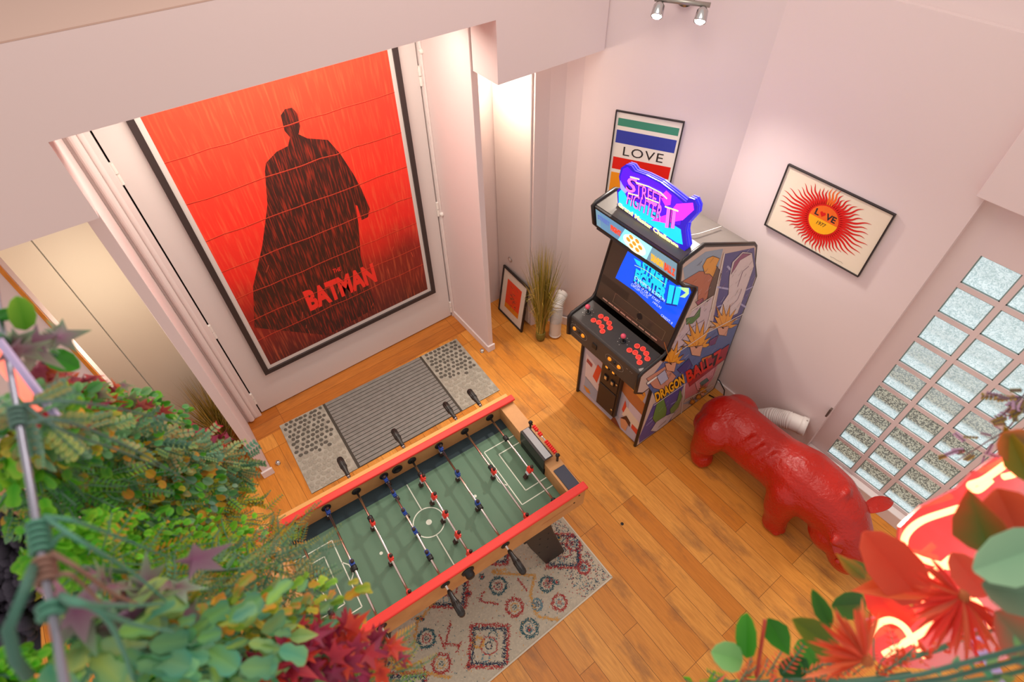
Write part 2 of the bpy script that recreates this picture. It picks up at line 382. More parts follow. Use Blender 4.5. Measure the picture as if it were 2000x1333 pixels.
# ------------------------------------------------------------------ small fixtures
CHROME = mat('chrome', '#c9c9c9', .18, 1); BLACK = mat('black_plastic', '#1d1a19', .45); STEEL = mat('brushed_steel', '#b3aaa6', .32, 1)
for (x, y), s in (((1.641, 2.69), 'right'), ((-.173, 2.705), 'left')):
    t = thing('door_stop', 'small round chrome door stop on the floor by the %s post of the entry' % s, 'door stop', (x, y, 0), group='door stops')
    MB().lathe([(.017, 0), (.017, .004), (.014, .006), (.014, .026), (.011, .03)], (x, y, 0)).build('body', CHROME, t, True)
    MB().lathe([(.0148, .012), (.016, .014), (.016, .021), (.0148, .023)], (x, y, 0)).build('rubber_ring', mat('white_rubber', '#d8d2ca', .7), t, True)
p = onz(1215, 1024, 0)
tag(MB().lathe([(.011, 0), (.011, .002), (.006, .0035)], (p.x, p.y, 0)).build('floor_cap', BLACK), 'small black round cap set in the bare planks right of the rug', 'floor cap')
# round socket in the right niche
c = onx(997, 507, 2.155)
t = thing('wall_switch', 'small round metal ringed switch on the panel above the leaning picture', 'switch', c)
MB().lathe([(.026, 0), (.026, .006), (.019, .009), (.019, .005)], (c.x - .0005, c.y, c.z), (-1, 0, 0)).build('ring', CHROME, t, True)
MB().lathe([(.016, 0), (.016, .006), (.012, .009)], (c.x - .0005, c.y, c.z), (-1, 0, 0)).build('button', TRIM, t, True)
# twin spot lamp on the picture wall
t = thing('spot_lamp', 'twin chrome spotlight bar shining near the top of the picture wall', 'lamp', (2.74, 2.11, 2.6))
d = Vector((2.93 - 2.475, 1.652 - 2.44, 0)).normalized(); n_ = Vector((-d.y, d.x, 0)) * -1
n_ = Vector((d.y, -d.x, 0))
if n_.dot(Vector((-1, -1, 0))) < 0: n_ = -n_
cw = Vector((2.475, 2.44, 0)) + d * .42; cw.z = 2.665
MB().cyl(cw, cw + n_ * .03, .05, n=20).build('base', CHROME, t, True)
MB().cyl(cw + n_ * .025, cw + n_ * .12, .01).build('arm', CHROME, t, True)
MB().cyl(cw + n_ * .12 - d * .14, cw + n_ * .12 + d * .14, .012).build('bar', mat('satin_bar', '#a9a39a', .3, .8), t, True)
BULB = mat('lit_bulb', '#ffffff', .3, emit='#fff6e6', es=28)
for s in (-1, 1):
    q = cw + n_ * .12 + d * (.11 * s); dd = Vector((-.55, -.35, -.75)).normalized()
    hd = MB().lathe([(.012, -.02), (.028, 0), (.032, .05), (.03, .055), (.028, .04)], q + dd * .03, dd).build('spot_head', CHROME, t, True)
    MB().lathe([(.02, 0), (.026, .004), (.018, .012)], q + dd * .078, dd).build('bulb', BULB, hd, True)
for z, y in ((0.36, .452), (.66, .447), (.55, .449)):
    pass
t = MB().box((2.905, .441, .50), (2.929, .452, .58)).build('door_latch', mat('latch_dark', '#5b4a42', .5)); tag(t, 'small dark metal catch on the white wall edge beside the glass blocks', 'latch')
t.location.x = 2.917
# ------------------------------------------------------------------ framed pictures
FRB = mat('black_frame', '#2a2323', .4); PAPER = mat('poster_paper', '#e8dfd2', .6)
def frame_thing(name, label, cat, c, u, v, n, w, h, bar, dep, framem, group=None, sheet=PAPER, glossy=False):
    """framed sheet: c centre of the back, u/v/n unit axes, front face of the sheet at dep*.5"""
    c = Vector(c); u = Vector(u).normalized(); v = Vector(v).normalized(); n = Vector(n).normalized()
    t = thing(name, label, cat, c, group=group)
    P = lambda a, b, d: c + u * a + v * b + n * d
    def bx(mb, a0, a1, b0, b1, d0, d1):
        vs = [P(a, b, d) for a in (a0, a1) for b in (b0, b1) for d in (d0, d1)]
        mb.add(vs, [(0, 1, 3, 2), (4, 6, 7, 5), (0, 4, 5, 1), (2, 3, 7, 6), (0, 2, 6, 4), (1, 5, 7, 3)])
    W, H = w / 2, h / 2
    mb = MB(); bx(mb, -W, W, H - bar, H, 0, dep); bx(mb, -W, W, -H, -H + bar, 0, dep); bx(mb, -W, -W + bar, -H + bar, H - bar, 0, dep); bx(mb, W - bar, W, -H + bar, H - bar, 0, dep)
    mb.build('frame', framem, t, bevel=.0015)
    mb = MB(); bx(mb, -W + bar, W - bar, -H + bar, H - bar, .001, dep * .55); s = mb.build('sheet', sheet, t)
    A = Art(lambda a, b: P(a, b, dep * .55), n); return t, A
# big red film poster on the doors (printed red sheet, plain dark standing figure, title)
M = bpy.data.materials.new('red_poster'); M.use_nodes = True; nt = M.node_tree; N = nt.nodes; Lk = nt.links.new; b = N['Principled BSDF']
tc = N.new('ShaderNodeTexCoord'); sx = N.new('ShaderNodeSeparateXYZ'); Lk(tc.outputs['Object'], sx.inputs[0])
mp = N.new('ShaderNodeMapping'); mp.inputs['Scale'].default_value = (60, 1, 4); mp.inputs['Rotation'].default_value = (0, .06, 0); Lk(tc.outputs['Object'], mp.inputs[0])
n1 = N.new('ShaderNodeTexNoise'); n1.inputs['Scale'].default_value = 1.2; n1.inputs['Detail'].default_value = 4; Lk(mp.outputs[0], n1.inputs['Vector'])
rp = N.new('ShaderNodeMapRange'); rp.inputs[1].default_value = .5; rp.inputs[2].default_value = .78; rp.inputs[4].default_value = .45; Lk(n1.outputs['Fac'], rp.inputs[0])
gz = N.new('ShaderNodeValToRGB'); gz.color_ramp.elements[0].position = .0; gz.color_ramp.elements[0].color = rgb('#5f201b'); gz.color_ramp.elements[1].position = 1; gz.color_ramp.elements[1].color = rgb('#e8482e')
e = gz.color_ramp.elements.new(.22); e.color = rgb('#8e1f1a'); e = gz.color_ramp.elements.new(.42); e.color = rgb('#ee2a22'); e = gz.color_ramp.elements.new(.75); e.color = rgb('#fa3c2a')
mz = N.new('ShaderNodeMapRange'); mz.inputs[1].default_value = -.95; mz.inputs[2].default_value = .95; Lk(sx.outputs['Z'], mz.inputs[0])
nb = N.new('ShaderNodeTexNoise'); nb.inputs['Scale'].default_value = 2.4; nb.inputs['Detail'].default_value = 3; Lk(tc.outputs['Object'], nb.inputs['Vector'])
ma = N.new('ShaderNodeMath'); ma.operation = 'MULTIPLY_ADD'; Lk(nb.outputs['Fac'], ma.inputs[0]); ma.inputs[1].default_value = .24; 
mm = N.new('ShaderNodeMath'); mm.operation = 'SUBTRACT'; Lk(mz.outputs[0], mm.inputs[0]); mm.inputs[1].default_value = .12; Lk(mm.outputs[0], ma.inputs[2]); Lk(ma.outputs[0], gz.inputs[0])
mx = N.new('ShaderNodeMix'); mx.data_type = 'RGBA'; Lk(rp.outputs[0], mx.inputs[0]); Lk(gz.outputs[0], mx.inputs[6]); mx.inputs[7].default_value = rgb('#ff7a4c'); Lk(mx.outputs[2], b.inputs['Base Color'])
b.inputs['Roughness'].default_value = .42
def fig_mat():
    M = bpy.data.materials.new('poster_dark'); M.use_nodes = True; nt = M.node_tree; N = nt.nodes; Lk = nt.links.new; b = N['Principled BSDF']
    tc = N.new('ShaderNodeTexCoord'); mp = N.new('ShaderNodeMapping'); mp.inputs['Scale'].default_value = (75, 1, 6); Lk(tc.outputs['Object'], mp.inputs[0])
    n1 = N.new('ShaderNodeTexNoise'); n1.inputs['Scale'].default_value = 1.2; n1.inputs['Detail'].default_value = 5; Lk(mp.outputs[0], n1.inputs['Vector'])
    cr = N.new('ShaderNodeValToRGB'); e = cr.color_ramp.elements; e[0].position = .48; e[0].color = rgb('#3a1c17'); e[1].position = .72; e[1].color = rgb('#a8301f'); Lk(n1.outputs['Fac'], cr.inputs[0]); Lk(cr.outputs[0], b.inputs['Base Color']); b.inputs['Roughness'].default_value = .42
    return M
RP = M
cx0 = (.068 + 1.49) / 2
t, A = frame_thing('film_poster', 'very large red rain-streaked poster in a black frame on the entry doors, dark figure', 'poster', (cx0 + .01, 3.2195, 1.41), (1, 0, 0), (0, 0, 1), (0, -1, 0), 1.49, 2.045, .036, .03, mat('poster_frame', '#3a2f2e', .45), sheet=mat('poster_border', '#d9cfca', .5))
A.rect((-.68, -.955), (.68, .945), RP, 1)
def onp(px, py):
    q = ony(px, py, 3.205); return (q.x - (cx0 + .01), q.z - 1.41)
A.poly([onp(*p) for p in [(548, 225), (556, 213), (570, 210), (581, 222), (586, 245), (583, 262), (600, 270), (640, 273), (664, 300), (690, 340), (706, 370), (722, 408), (718, 424), (706, 430), (698, 402), (694, 400), (700, 440), (704, 500), (716, 548), (735, 600), (640, 655), (497, 640), (494, 560), (512, 480), (522, 400), (517, 335), (519, 318), (540, 296), (562, 285), (566, 268), (555, 255)]], fig_mat(), 2)
RT = mat('poster_red_ink', '#f0352b', .4)
A.text('THE', [onp(651, 534), onp(666, 528), onp(664, 521), onp(649, 526)], RT, 4, .02)
A.text('BATMAN', [onp(606, 608), onp(737, 549), onp(727, 513), onp(590, 570)], RT, 4, .05)
CREASE = mat('poster_crease', '#fa6a48', .5); CRD = mat('poster_crease_dark', '#b02018', .5)
for i, z in enumerate((.70, .44, .19, -.05, -.28, -.50, -.68)):
    pts = [(-.68 + 1.36 * k / 12, z + random.uniform(-.006, .006)) for k in range(13)]
    A.line(pts, .0022, CREASE, 5); A.line([(x, y - .004) for x, y in pts], .003, CRD, 5)
for k in range(14):
    x, y = random.uniform(-.5, .6), random.uniform(-.88, -.1); A.line([(x, y), (x + random.uniform(-.03, .05), y + random.uniform(-.06, .06))], .002, CREASE, 5)
A.build('print', t)
# LOVE stripes print on the picture wall
a = Vector((2.475, 2.44, 0)); d = Vector((2.93 - 2.475, 1.652 - 2.44, 0)).normalized(); nn = Vector((d.y, -d.x, 0))
if nn.dot(Vector((-1, -1, 0))) < 0: nn = -nn
def onw(px, py, off=0.0):
    r = ray(px, py); p0 = a + nn * off; tt = (p0 - CAM).dot(nn) / r.dot(nn); return CAM + r * tt
TL, TR, BL = onw(1203, 214, .015), onw(1337, 240, .015), onw(1177, 383, .015)
zt = (TL.z + TR.z) / 2; hh = zt - BL.z; ww = (TR - TL).length; uu = Vector((TR.x - TL.x, TR.y - TL.y, 0)).normalized()
cc = (TL + TR) / 2; cc.z = zt - hh / 2; cc -= nn * .016
BLK = mat('ink_black', '#2b2423', .5)
t, A = frame_thing('striped_print', 'framed print of green, blue, red and yellow bars with LOVE, left of the corner', 'picture', cc, uu, (0, 0, 1), nn, ww, hh, .008, .018, FRB)
X0, X1 = -ww / 2 + .022, ww / 2 - .022; H2 = hh / 2
for c, y0, y1 in (('#3e8a70', .845, .925), ('#34409e', .66, .80), ('#dc1f14', .36, .50), ('#f0951c', -.16, .32)):
    A.rect((X0, -H2 + (y0 if y0 > 0 else .06) * hh), (X1, -H2 + y1 * hh), mat('bar' + c, c, .4), 1)
A.text('LOVE', [(X0 + .06, -H2 + .53 * hh), (X1 - .06, -H2 + .53 * hh), (X1 - .06, -H2 + .63 * hh), (X0 + .06, -H2 + .63 * hh)], BLK, 2, .0, space=1.1)
A.build('print', t)
# sun print on the right wall
q = [onx(1543, 313, 2.912), onx(1745, 430, 2.912), onx(1669, 550, 2.912), onx(1494, 431, 2.912)]
yc = sum(p.y for p in q) / 4; zc = sum(p.z for p in q) / 4; ww = (q[0].y - q[1].y + q[3].y - q[2].y) / 2; hh = (q[0].z - q[3].z + q[1].z - q[2].z) / 2
t, A = frame_thing('sun_print', 'framed print of a wavy red sun with LOVE on its disc, on the right wall', 'picture', (2.9295, yc, zc), (0, -1, 0), (0, 0, 1), (-1, 0, 0), ww, hh, .007, .018, FRB, sheet=mat('sun_paper', '#e9d9c2', .6))
SR = mat('sun_red', '#d2160f', .5); SO = mat('sun_orange', '#e8641c', .5); SY = mat('sun_yellow', '#f4ac1a', .5)
rx, ry = ww * .44, hh * .46; r0 = hh * .205
A.disc((0, .0), r0 * 1.22, SR, 2)
for k in range(52):
    th = 2 * math.pi * (k + .5) / 52; ext = 1 / math.sqrt((math.cos(th) / rx) ** 2 + (math.sin(th) / ry) ** 2) * random.uniform(.86, 1.05)
    L_, R_ = [], []
    for i in range(15):
        f = i / 14; rr = r0 * 1.1 + (ext - r0 * 1.1) * f; off = math.sin(f * 9.5 + k * .1) * .0045 * (.3 + f); wd = r0 * .085 * (1 - f) ** .8 + .0003 + .002 * f * (1 - f) * 2
        c_, s_ = math.cos(th), math.sin(th); L_.append((c_ * rr - s_ * (off + wd), s_ * rr + c_ * (off + wd))); R_.append((c_ * rr - s_ * (off - wd), s_ * rr + c_ * (off - wd)))
    mm_ = SO if 12 <= k <= 14 else SR
    A.mi(mm_); A.L = 3
    for i in range(14): A.mb.add([A.P(L_[i]), A.P(L_[i + 1]), A.P(R_[i + 1]), A.P(R_[i])], [(0, 1, 2, 3)])
A.disc((0, 0), r0, SY, 4)
A.poly([(r0 * math.cos(math.pi * k / 20), r0 * math.sin(math.pi * k / 20)) for k in range(21)], SO, 5)
A.text('L', [(-r0 * .72, r0 * .12), (-r0 * .42, r0 * .12), (-r0 * .42, r0 * .58), (-r0 * .72, r0 * .58)], BLK, 6, .03)
A.text('VE', [(r0 * .05, r0 * .12), (r0 * .74, r0 * .12), (r0 * .74, r0 * .58), (r0 * .05, r0 * .58)], BLK, 6, .03)
hs = r0 * .19; A.poly([(-r0 * .2 + hs * 16 * math.sin(s) ** 3 / 16, r0 * .37 + hs * (13 * math.cos(s) - 5 * math.cos(2 * s) - 2 * math.cos(3 * s) - math.cos(4 * s)) / 14) for s in [2 * math.pi * i / 24 for i in range(24)]], SR, 6)
A.text('1977', [(-r0 * .34, -r0 * .45), (r0 * .3, -r0 * .45), (r0 * .3, -r0 * .18), (-r0 * .34, -r0 * .18)], BLK, 6, .0, .2)
A.line([(ww * .2 + i * .006, -hh * .43 + random.uniform(-.003, .003)) for i in range(14)], .0012, BLK, 6)
A.build('print', t)
# small framed picture leaning in the right niche
b0 = Vector((2.075, 3.03, 0)); b1 = Vector((2.06, 2.665, 0)); uu = (b1 - b0).normalized(); top = Vector((2.150, b0.y, .49)); vv = (top - Vector((b0.x, b0.y, 0))); hl = vv.length; vv.normalize(); nn2 = uu.cross(vv)
if nn2.x > 0: nn2 = -nn2
cc = b0 + uu * .185 + vv * (hl / 2)
t, A = frame_thing('leaning_picture', 'small black framed picture with a red ink drawing leaning in the right niche', 'picture', cc, uu, vv, nn2, .37, hl, .016, .018, FRB)
A.rect((-.105, -hl * .31), (.105, hl * .31), mat('red_print', '#ef4a26', .5), 1)
GR = mat('print_grey', '#7c5a44', .5); YO = mat('print_ochre', '#e58a1e', .5)
A.rect((-.105, -hl * .31), (.105, -hl * .2), YO, 2)
for k in range(46):
    x, y = random.gauss(0, .03), random.gauss(-.01, .075); A.line([(x, y), (x + random.uniform(-.03, .03), y + random.uniform(-.02, .03))], .004, GR if k % 3 else YO, 3)
A.build('print', t)
# ------------------------------------------------------------------ door mat
mz = -.012
t = thing('door_mat', 'grey ribbed rubber door mat with pebble pattern ends before the doors', 'door mat', (.735, 2.637, 0), math.radians(-2.4))
Wm = lambda x, y, z=0: wm(t) @ Vector((x, y, z))
def mbox(mb, a, b): vs = [Wm(x, y, z) for x in (a[0], b[0]) for y in (a[1], b[1]) for z in (a[2], b[2])]; mb.add(vs, [(0, 1, 3, 2), (4, 6, 7, 5), (0, 4, 5, 1), (2, 3, 7, 6), (0, 2, 6, 4), (1, 5, 7, 3)])
LX, LY = .795, .345
MG = mat('mat_rubber', '#8b8781', .75, noise=('#78746e', .6), bscale=30); MD = mat('mat_groove', '#4a443c', .85)
mb = MB(); mbox(mb, (-LX, -LY, 0), (LX, LY, .006)); mb.build('backing', MD, t)
mb = MB(); nr = 20; h = 2 * LY / nr
for i in range(nr): mbox(mb, (-.425, -LY + i * h + .003, .004), (.425, -LY + (i + 1) * h - .003, .0115))
mb.build('ribbed_field', MG, t, bevel=.0015)
# pebbles: jittered cells, one end panel each
for sgn, nm in ((-1, 'pebble_panel'), (1, 'pebble_panel')):
    x0, x1 = (-LX, -.445) if sgn < 0 else (.445, LX)
    cells = MB(); rim = MB(); mbox(rim, (x0, -LY, .003), (x1, LY, .0072)); rim.build(nm, MG if 0 else mat('mat_light', '#b3ad9f', .7, noise=('#8d877a', .7), bscale=25), t)
    pp = bpy.data.objects[[o.name for o in bpy.data.objects if o.name.startswith('pebble_panel')][-1]]
    nx, ny = 9, 17; dx, dy = (x1 - x0) / nx, 2 * LY / ny
    for i in range(nx):
        for j in range(ny):
            cxx = x0 + (i + .5 + (.25 if j % 2 else -.25)) * dx + random.uniform(-.15, .15) * dx; cyy = -LY + (j + .5) * dy + random.uniform(-.12, .12) * dy
            if abs(cxx - (x0 + x1) / 2) > (x1 - x0) / 2 - dx * .5: continue
            k = 8; rr = dx * .45; ph = random.random() * 6; el = random.uniform(.75, 1.1); base_ = len(cells.v)
            ring = [(cxx + rr * math.cos(ph + 2 * math.pi * q / k) * el * random.uniform(.88, 1.08), cyy + rr * .95 * math.sin(ph + 2 * math.pi * q / k) * random.uniform(.88, 1.08)) for q in range(k)]
            cells.mat(0 if cyy > -.02 + random.uniform(-.03, .03) else 1)
            vs = [Wm(x, y, .0068) for x, y in ring] + [Wm(cxx + (x - cxx) * .75, cyy + (y - cyy) * .75, .0105) for x, y in ring]
            cells.add(vs, [tuple(range(k, 2 * k))] + [(q, (q + 1) % k, k + (q + 1) % k, k + q) for q in range(k)])
    cells.build('pebble_relief', [mat('pebble_dark', '#5d584f', .65), mat('pebble_pale', '#a19a8b', .7)], pp)
# ------------------------------------------------------------------ rug under the table
RC = [(-.62, .640), (1.213, .630), (1.232, 1.42), (-.62, 1.43)]
RUG = mat('rug_pile', '#c9bda6', .95, noise=('#b3aa98', .6), bscale=70, bump=.3)
t = thing('patterned_rug', 'cream rug with woven teal, red and ochre diamonds under the football table', 'rug', (.3, 1.03, 0))
mb = MB(); mb.zprism(RC, 0, .008); mb.build('pile', RUG, t)
A = Art(lambda x, y: (x, y, .0082), (0, 0, 1), .0003)
TE = mat('rug_teal', '#2f5f68', .95); RE = mat('rug_red', '#b23b3b', .95); OC = mat('rug_ochre', '#d9a052', .95); NA = mat('rug_navy', '#2e3d52', .95); LB = mat('rug_blue', '#5d8794', .95)
IV = mat('rug_edge', '#ddd2bd', .95)
lay = [1]
def inside(x, y): return -.60 < x < 1.20 and .645 < y < 1.41
def dash(x, y, ang, l, w, m):
    if not inside(x, y): return
    c, s = math.cos(ang), math.sin(ang); A.L = 1 + (lay[0] % 7); lay[0] += 1
    A.mi(m); A.mb.add([A.P((x + c * l - s * w, y + s * l + c * w)), A.P((x - c * l - s * w, y - s * l + c * w)), A.P((x - c * l + s * w, y - s * l - c * w)), A.P((x + c * l + s * w, y + s * l - c * w))], [(0, 1, 2, 3)])
def wline(p, q, m, wd=.012, dens=1.0):
    L_ = math.hypot(q[0] - p[0], q[1] - p[1]); n = int(L_ / .0045 * dens)
    for i in range(n):
        f = (i + random.random()) / n; x = p[0] + (q[0] - p[0]) * f + random.gauss(0, wd * .22); y = p[1] + (q[1] - p[1]) * f + random.gauss(0, wd * .22)
        dash(x, y, random.choice((0, math.pi / 2, math.pi / 4, -math.pi / 4)) + random.gauss(0, .2), wd * .42, .0016, m)
def ring(c, r, m, n=8, wd=.011, dens=1.0, rot=math.pi / 8):
    pts = [(c[0] + r * math.cos(rot + 2 * math.pi * k / n), c[1] + r * math.sin(rot + 2 * math.pi * k / n)) for k in range(n + 1)]
    for a_, b_ in zip(pts[:-1], pts[1:]): wline(a_, b_, m, wd, dens)
def G(px, py): q = onz(px, py, .008); return (q.x, q.y)
def medal(c, r, m1, m2, m3):
    ring(c, r, m1, 8, .02, 1.5); ring(c, r * .62, IV, 8, .012); ring(c, r * .5, m2, 8, .012); ring(c, r * .2, m3, 8, .012)
for c, r, a_, b_, d_ in (((833, 1248), .052, TE, RE, NA), ((973, 1145), .052, TE, RE, NA), ((862, 1297), .052, RE, OC, TE), ((1005, 1187), .052, RE, OC, TE), ((1034, 1228), .050, TE, LB, RE), ((1068, 1142), .045, TE, RE, NA), ((1093, 1178), .045, RE, LB, RE), ((1140, 1110), .04, RE, LB, NA), ((1049, 1182), .03, LB, NA, LB), ((1120, 1062), .05, RE, LB, NA)):
    medal(G(*c), r, a_, b_, d_)
# big double diamonds, in two rows repeated along the rug
for cpx in ((955, 1262),):
    c = G(*cpx)
    for q in (c, G(878, 1150), G(1100, 1076), G(790, 1360), G(700, 1270), (G(1100, 1076)[0] - .36, 1.25)):
        if 1: 
            ring(q, .155, RE, 4, .022, 1.3, .12); ring(q, .132, NA, 4, .022, 1.3, .12); ring(q, .05, RE, 8, .012); ring((q[0] - .04, q[1] + .05), .03, OC, 8, .02, 1.5); ring((q[0] + .05, q[1] + .03), .026, TE, 8, .01); ring((q[0] - .05, q[1] - .04), .022, LB, 8, .01); ring(q, .02, NA, 6, .01)
for pl in ([(960, 1120), (1045, 1125), (1035, 1165), (1050, 1205), (1110, 1215)], [(960, 1118), (990, 1112)], [(808, 1262), (815, 1218), (850, 1175)], [(805, 1310), (880, 1325)]):
    for a_, b_ in zip(pl[:-1], pl[1:]): wline(G(*a_), G(*b_), OC, .02, 1.4)
for k in range(26):
    x, y = random.uniform(-.5, 1.15), random.uniform(.67, 1.38); m1, m2 = random.choice(((TE, RE), (RE, NA), (LB, RE), (OC, TE)))
    ring((x, y), random.uniform(.012, .022), m1, 6, .012, 1.2); ring((x, y), .006, m2, 4, .01, 2)
for p_, q_ in (((858, 1240), (868, 1268)), ((900, 1255), (893, 1275)), ((880, 1215), (870, 1262)), ((866, 1258), (898, 1262)), ((938, 1175), (975, 1182)), ((945, 1155), (938, 1175)), ((1010, 1130), (1030, 1155)), ((820, 1290), (830, 1310))):
    wline(G(*p_), G(*q_), RE, .014, 1.3)
for k in range(900):   # speckled end band
    x = random.uniform(.98, 1.2); y = random.uniform(.65, 1.4); dash(x, y, random.choice((0, 1.57, .8, -.8)), .005, .0016, random.choice((TE, NA, RE, LB, NA)))
for k in range(1500):
    x = random.uniform(-.6, 1.2); y = random.uniform(.65, 1.4); dash(x, y, random.choice((0, 1.57, .8, -.8)), .0045, .0014, random.choice((LB, IV, OC, IV, TE, RE)))
A.build('woven_pattern', t)
A = Art(lambda x, y: (x, y, .0082), (0, 0, 1), .0003)
A.line([(-.6, .635), (1.21, .635), (1.225, 1.42)], .009, IV, 9); A.build('binding', t)
# ------------------------------------------------------------------ ribbed duct elbows
DUCT = mat('duct_white', '#ddd5cf', .4)
def duct(label, path, r, cap_pt, ribs):
    t = thing('duct_elbow', label, 'duct', path[0], group=None)
    pts = []; rs = []
    # resample
    L_ = [0]
    for a_, b_ in zip(path[:-1], path[1:]): L_.append(L_[-1] + (Vector(b_) - Vector(a_)).length)
    n = 150
    for i in range(n + 1):
        s = L_[-1] * i / n; k = 0
        while k < len(L_) - 2 and L_[k + 1] < s: k += 1
        f = (s - L_[k]) / (L_[k + 1] - L_[k]); pts.append(Vector(path[k]).lerp(Vector(path[k + 1]), f))
        u_ = s / L_[-1]; rs.append(r + (.004 * math.sin(s * 2 * math.pi / .0125) if ribs[0] < u_ < ribs[1] else 0))
    for _ in range(14): pts = [pts[0]] + [(pts[i - 1] + pts[i] * 2 + pts[i + 1]) / 4 for i in range(1, len(pts) - 1)] + [pts[-1]]
    MB().tube(pts, rs, 28).build('ribbed_hose', DUCT, t, True)
    d = (pts[-1] - pts[-3]).normalized()
    MB().lathe([(r * .98, -.004), (r * 1.07, -.002), (r * 1.07, .035), (r * .98, .04)], pts[-1] - d * .03, d, 28).build('end_collar', DUCT, t, True)
    q = pts[-1] + Vector((0, 0, r * 1.06)) ; MB().sph(q - d * .01, .006, 8).build('screw', STEEL, t, True)
    d0 = (pts[0] - pts[2]).normalized(); MB().lathe([(r * 1.0, 0), (r * 1.05, .004), (r * 1.05, .014), (r, .018)], pts[0] - d0 * .016, d0, 28).build('base_collar', DUCT, t, True)
    return t
duct('white ribbed duct elbow standing on the floor beside the tall dry grass', [(2.262, 2.455, .018), (2.262, 2.455, .26), (2.272, 2.463, .36), (2.33, 2.49, .405), (2.352, 2.503, .41)], .051, None, (.38, .9))
duct('white ribbed duct elbow by the glass blocks, behind the red animal statue', [(2.80, .82, .0175), (2.80, .80, .16), (2.815, .71, .28), (2.835, .60, .335), (2.865, .505, .345)], .062, None, (.1, .82))
# ------------------------------------------------------------------ tall dry grass
GRS = [mat('grass_a', '#9c8c2c', .6), mat('grass_b', '#c9a94c', .6), mat('grass_c', '#5f5f1e', .6), mat('grass_d', '#c2a95e', .6)]
def grass(label, x, y, h, n, spread, pot_r, gold=False, lim=None):
    t = thing('dry_grass', label, 'plant', (x, y, 0), group=None)
    MB().lathe([(pot_r * .8, 0), (pot_r, .03), (pot_r, .09), (pot_r * .9, .10), (pot_r * .85, .09)], (x, y, 0)).build('pot', mat('grass_pot', '#86702a', .7, noise=('#5a5a22', .8), bscale=50), t, True)
    mb = MB()
    for i in range(n):
        a_ = random.random() * 6.283; r0 = pot_r * .8 * random.random() ** .5; hh = h * random.uniform(.5, 1.0) if random.random() > .15 else h * random.uniform(.3, .6)
        sp = spread * random.random() ** 1.6 * (1.6 if random.random() > .85 else 1); sw = random.uniform(-.3, .3); bend = random.random() < .12
        p = []; K = 7
        for k in range(K):
            f = k / (K - 1); rr = r0 + sp * f ** 1.8
            z = .06 + hh * f - (sp * .5 * f ** 3)
            if bend and f > .6: z -= hh * (f - .6) * .9; rr += .12 * (f - .6)
            q_ = Vector((x + rr * math.cos(a_ + sw * f), y + rr * math.sin(a_ + sw * f), z))
            if lim: q_ = lim(q_)
            p.append(q_)
        side = Vector((-math.sin(a_ + 1), math.cos(a_ + 1), 0)); w_ = random.uniform(.002, .0042); mb.mat(random.choice((0, 1, 1, 3, 3, 2)) if gold else random.choice((0, 0, 1, 1, 2, 3, 3)))
        vs = []
        for k, q in enumerate(p): ww_ = w_ * (1 - (k / (K - 1)) ** 2 * .9); vs += [q - side * ww_, q + side * ww_, q + Vector((side.y, -side.x, 0)) * ww_ * .6]
        fs = []
        for k in range(K - 1):
            for j in range(3): fs.append((k * 3 + j, k * 3 + (j + 1) % 3, k * 3 + 3 + (j + 1) % 3, k * 3 + 3 + j))
        mb.add(vs, fs)
    mb.build('blades', GRS, t)
grass('tall dry green and straw grass standing by the right niche', 2.135, 2.50, 1.0, 560, .16, .042, lim=lambda q: Vector((min(q.x, 2.145 if q.y > 2.6 else 2.26), min(q.y, 2.62), q.z)))
grass('tall golden dry grass in the left niche behind the hanging garlands', -.40, 3.02, .80, 330, .20, .045, True, lim=lambda q: Vector((max(min(q.x, -.30), -.84), min(q.y, 3.24), q.z)))
# ------------------------------------------------------------------ table football
TWOOD = mat('table_wood', '#cc965e', .5, noise=('#b57d4c', .6), bscale=9); TWL = mat('table_edge_wood', '#dba15a', .5); TRED = mat('rail_red', '#e0352c', .42)
FELT = mat('pitch_green', '#58775f', .6); WLINE = mat('pitch_line', '#d7dccb', .6); RAILSH = mat('pitch_rail_shade', '#1f3238', .6)
TBL = thing('football_table', 'table football game with green pitch, red rails and wooden sides', 'football table', (1.153, .902, 0), math.radians(-3.2))
TM = wm(TBL)
class LB_(MB):
    pass
def tb(mb): mb.v = [TM @ v for v in mb.v]; return mb
LEN = 1.585; WID = .76; FZ = .715; TZ = .86
def side(y0, y1, outer):
    mb = MB(); mb.box((-LEN + .01, y0, .655), (-.006, y1, TZ - .016)); return tb(mb).build('side_panel', TWOOD, TBL, bevel=.002)
sp1 = side(.012, .036, 0); sp2 = side(WID - .036, WID - .006, 1)
MBx = MB(); MBx.box((-LEN, 0, TZ - .018), (0, .048, TZ)); tb(MBx).build('red_rail', TRED, TBL, bevel=.006)
MBx = MB(); MBx.box((-LEN, WID - .05, TZ - .018), (0, WID - .006, TZ)); tb(MBx).build('red_rail', TRED, TBL, bevel=.006)
MBx = MB(); MBx.box((-LEN, WID - .006, TZ - .03), (-.02, WID + .026, TZ - .014)); tb(MBx).build('outer_ledge', TWL, TBL, bevel=.003)
for x0, x1 in ((-.104, -.012), (-LEN + .012, -LEN + .104)):
    mb = MB()
    gy0, gy1 = .255, .495
    mb.box((x0, .036, .655), (x1, gy0, TZ - .03)); mb.box((x0, gy1, .655), (x1, WID - .036, TZ - .03)); mb.box((x0, gy0, .78), (x1, gy1, TZ - .03))
    tb(mb).build('end_board', TWOOD, TBL, bevel=.0015)
MBx = MB(); MBx.box((-LEN + .02, .036, .69), (-.02, WID - .036, FZ - .001)); tb(MBx).build('pitch_board', RAILSH, TBL)  # dark colour left bare along the far side stands for the rail's shadow
A = Art(lambda x, y: TM @ Vector((x, y, FZ - .001)), (0, 0, 1), .0005)
x0, x1, y0, y1 = -LEN + .105, -.105, .04, .655
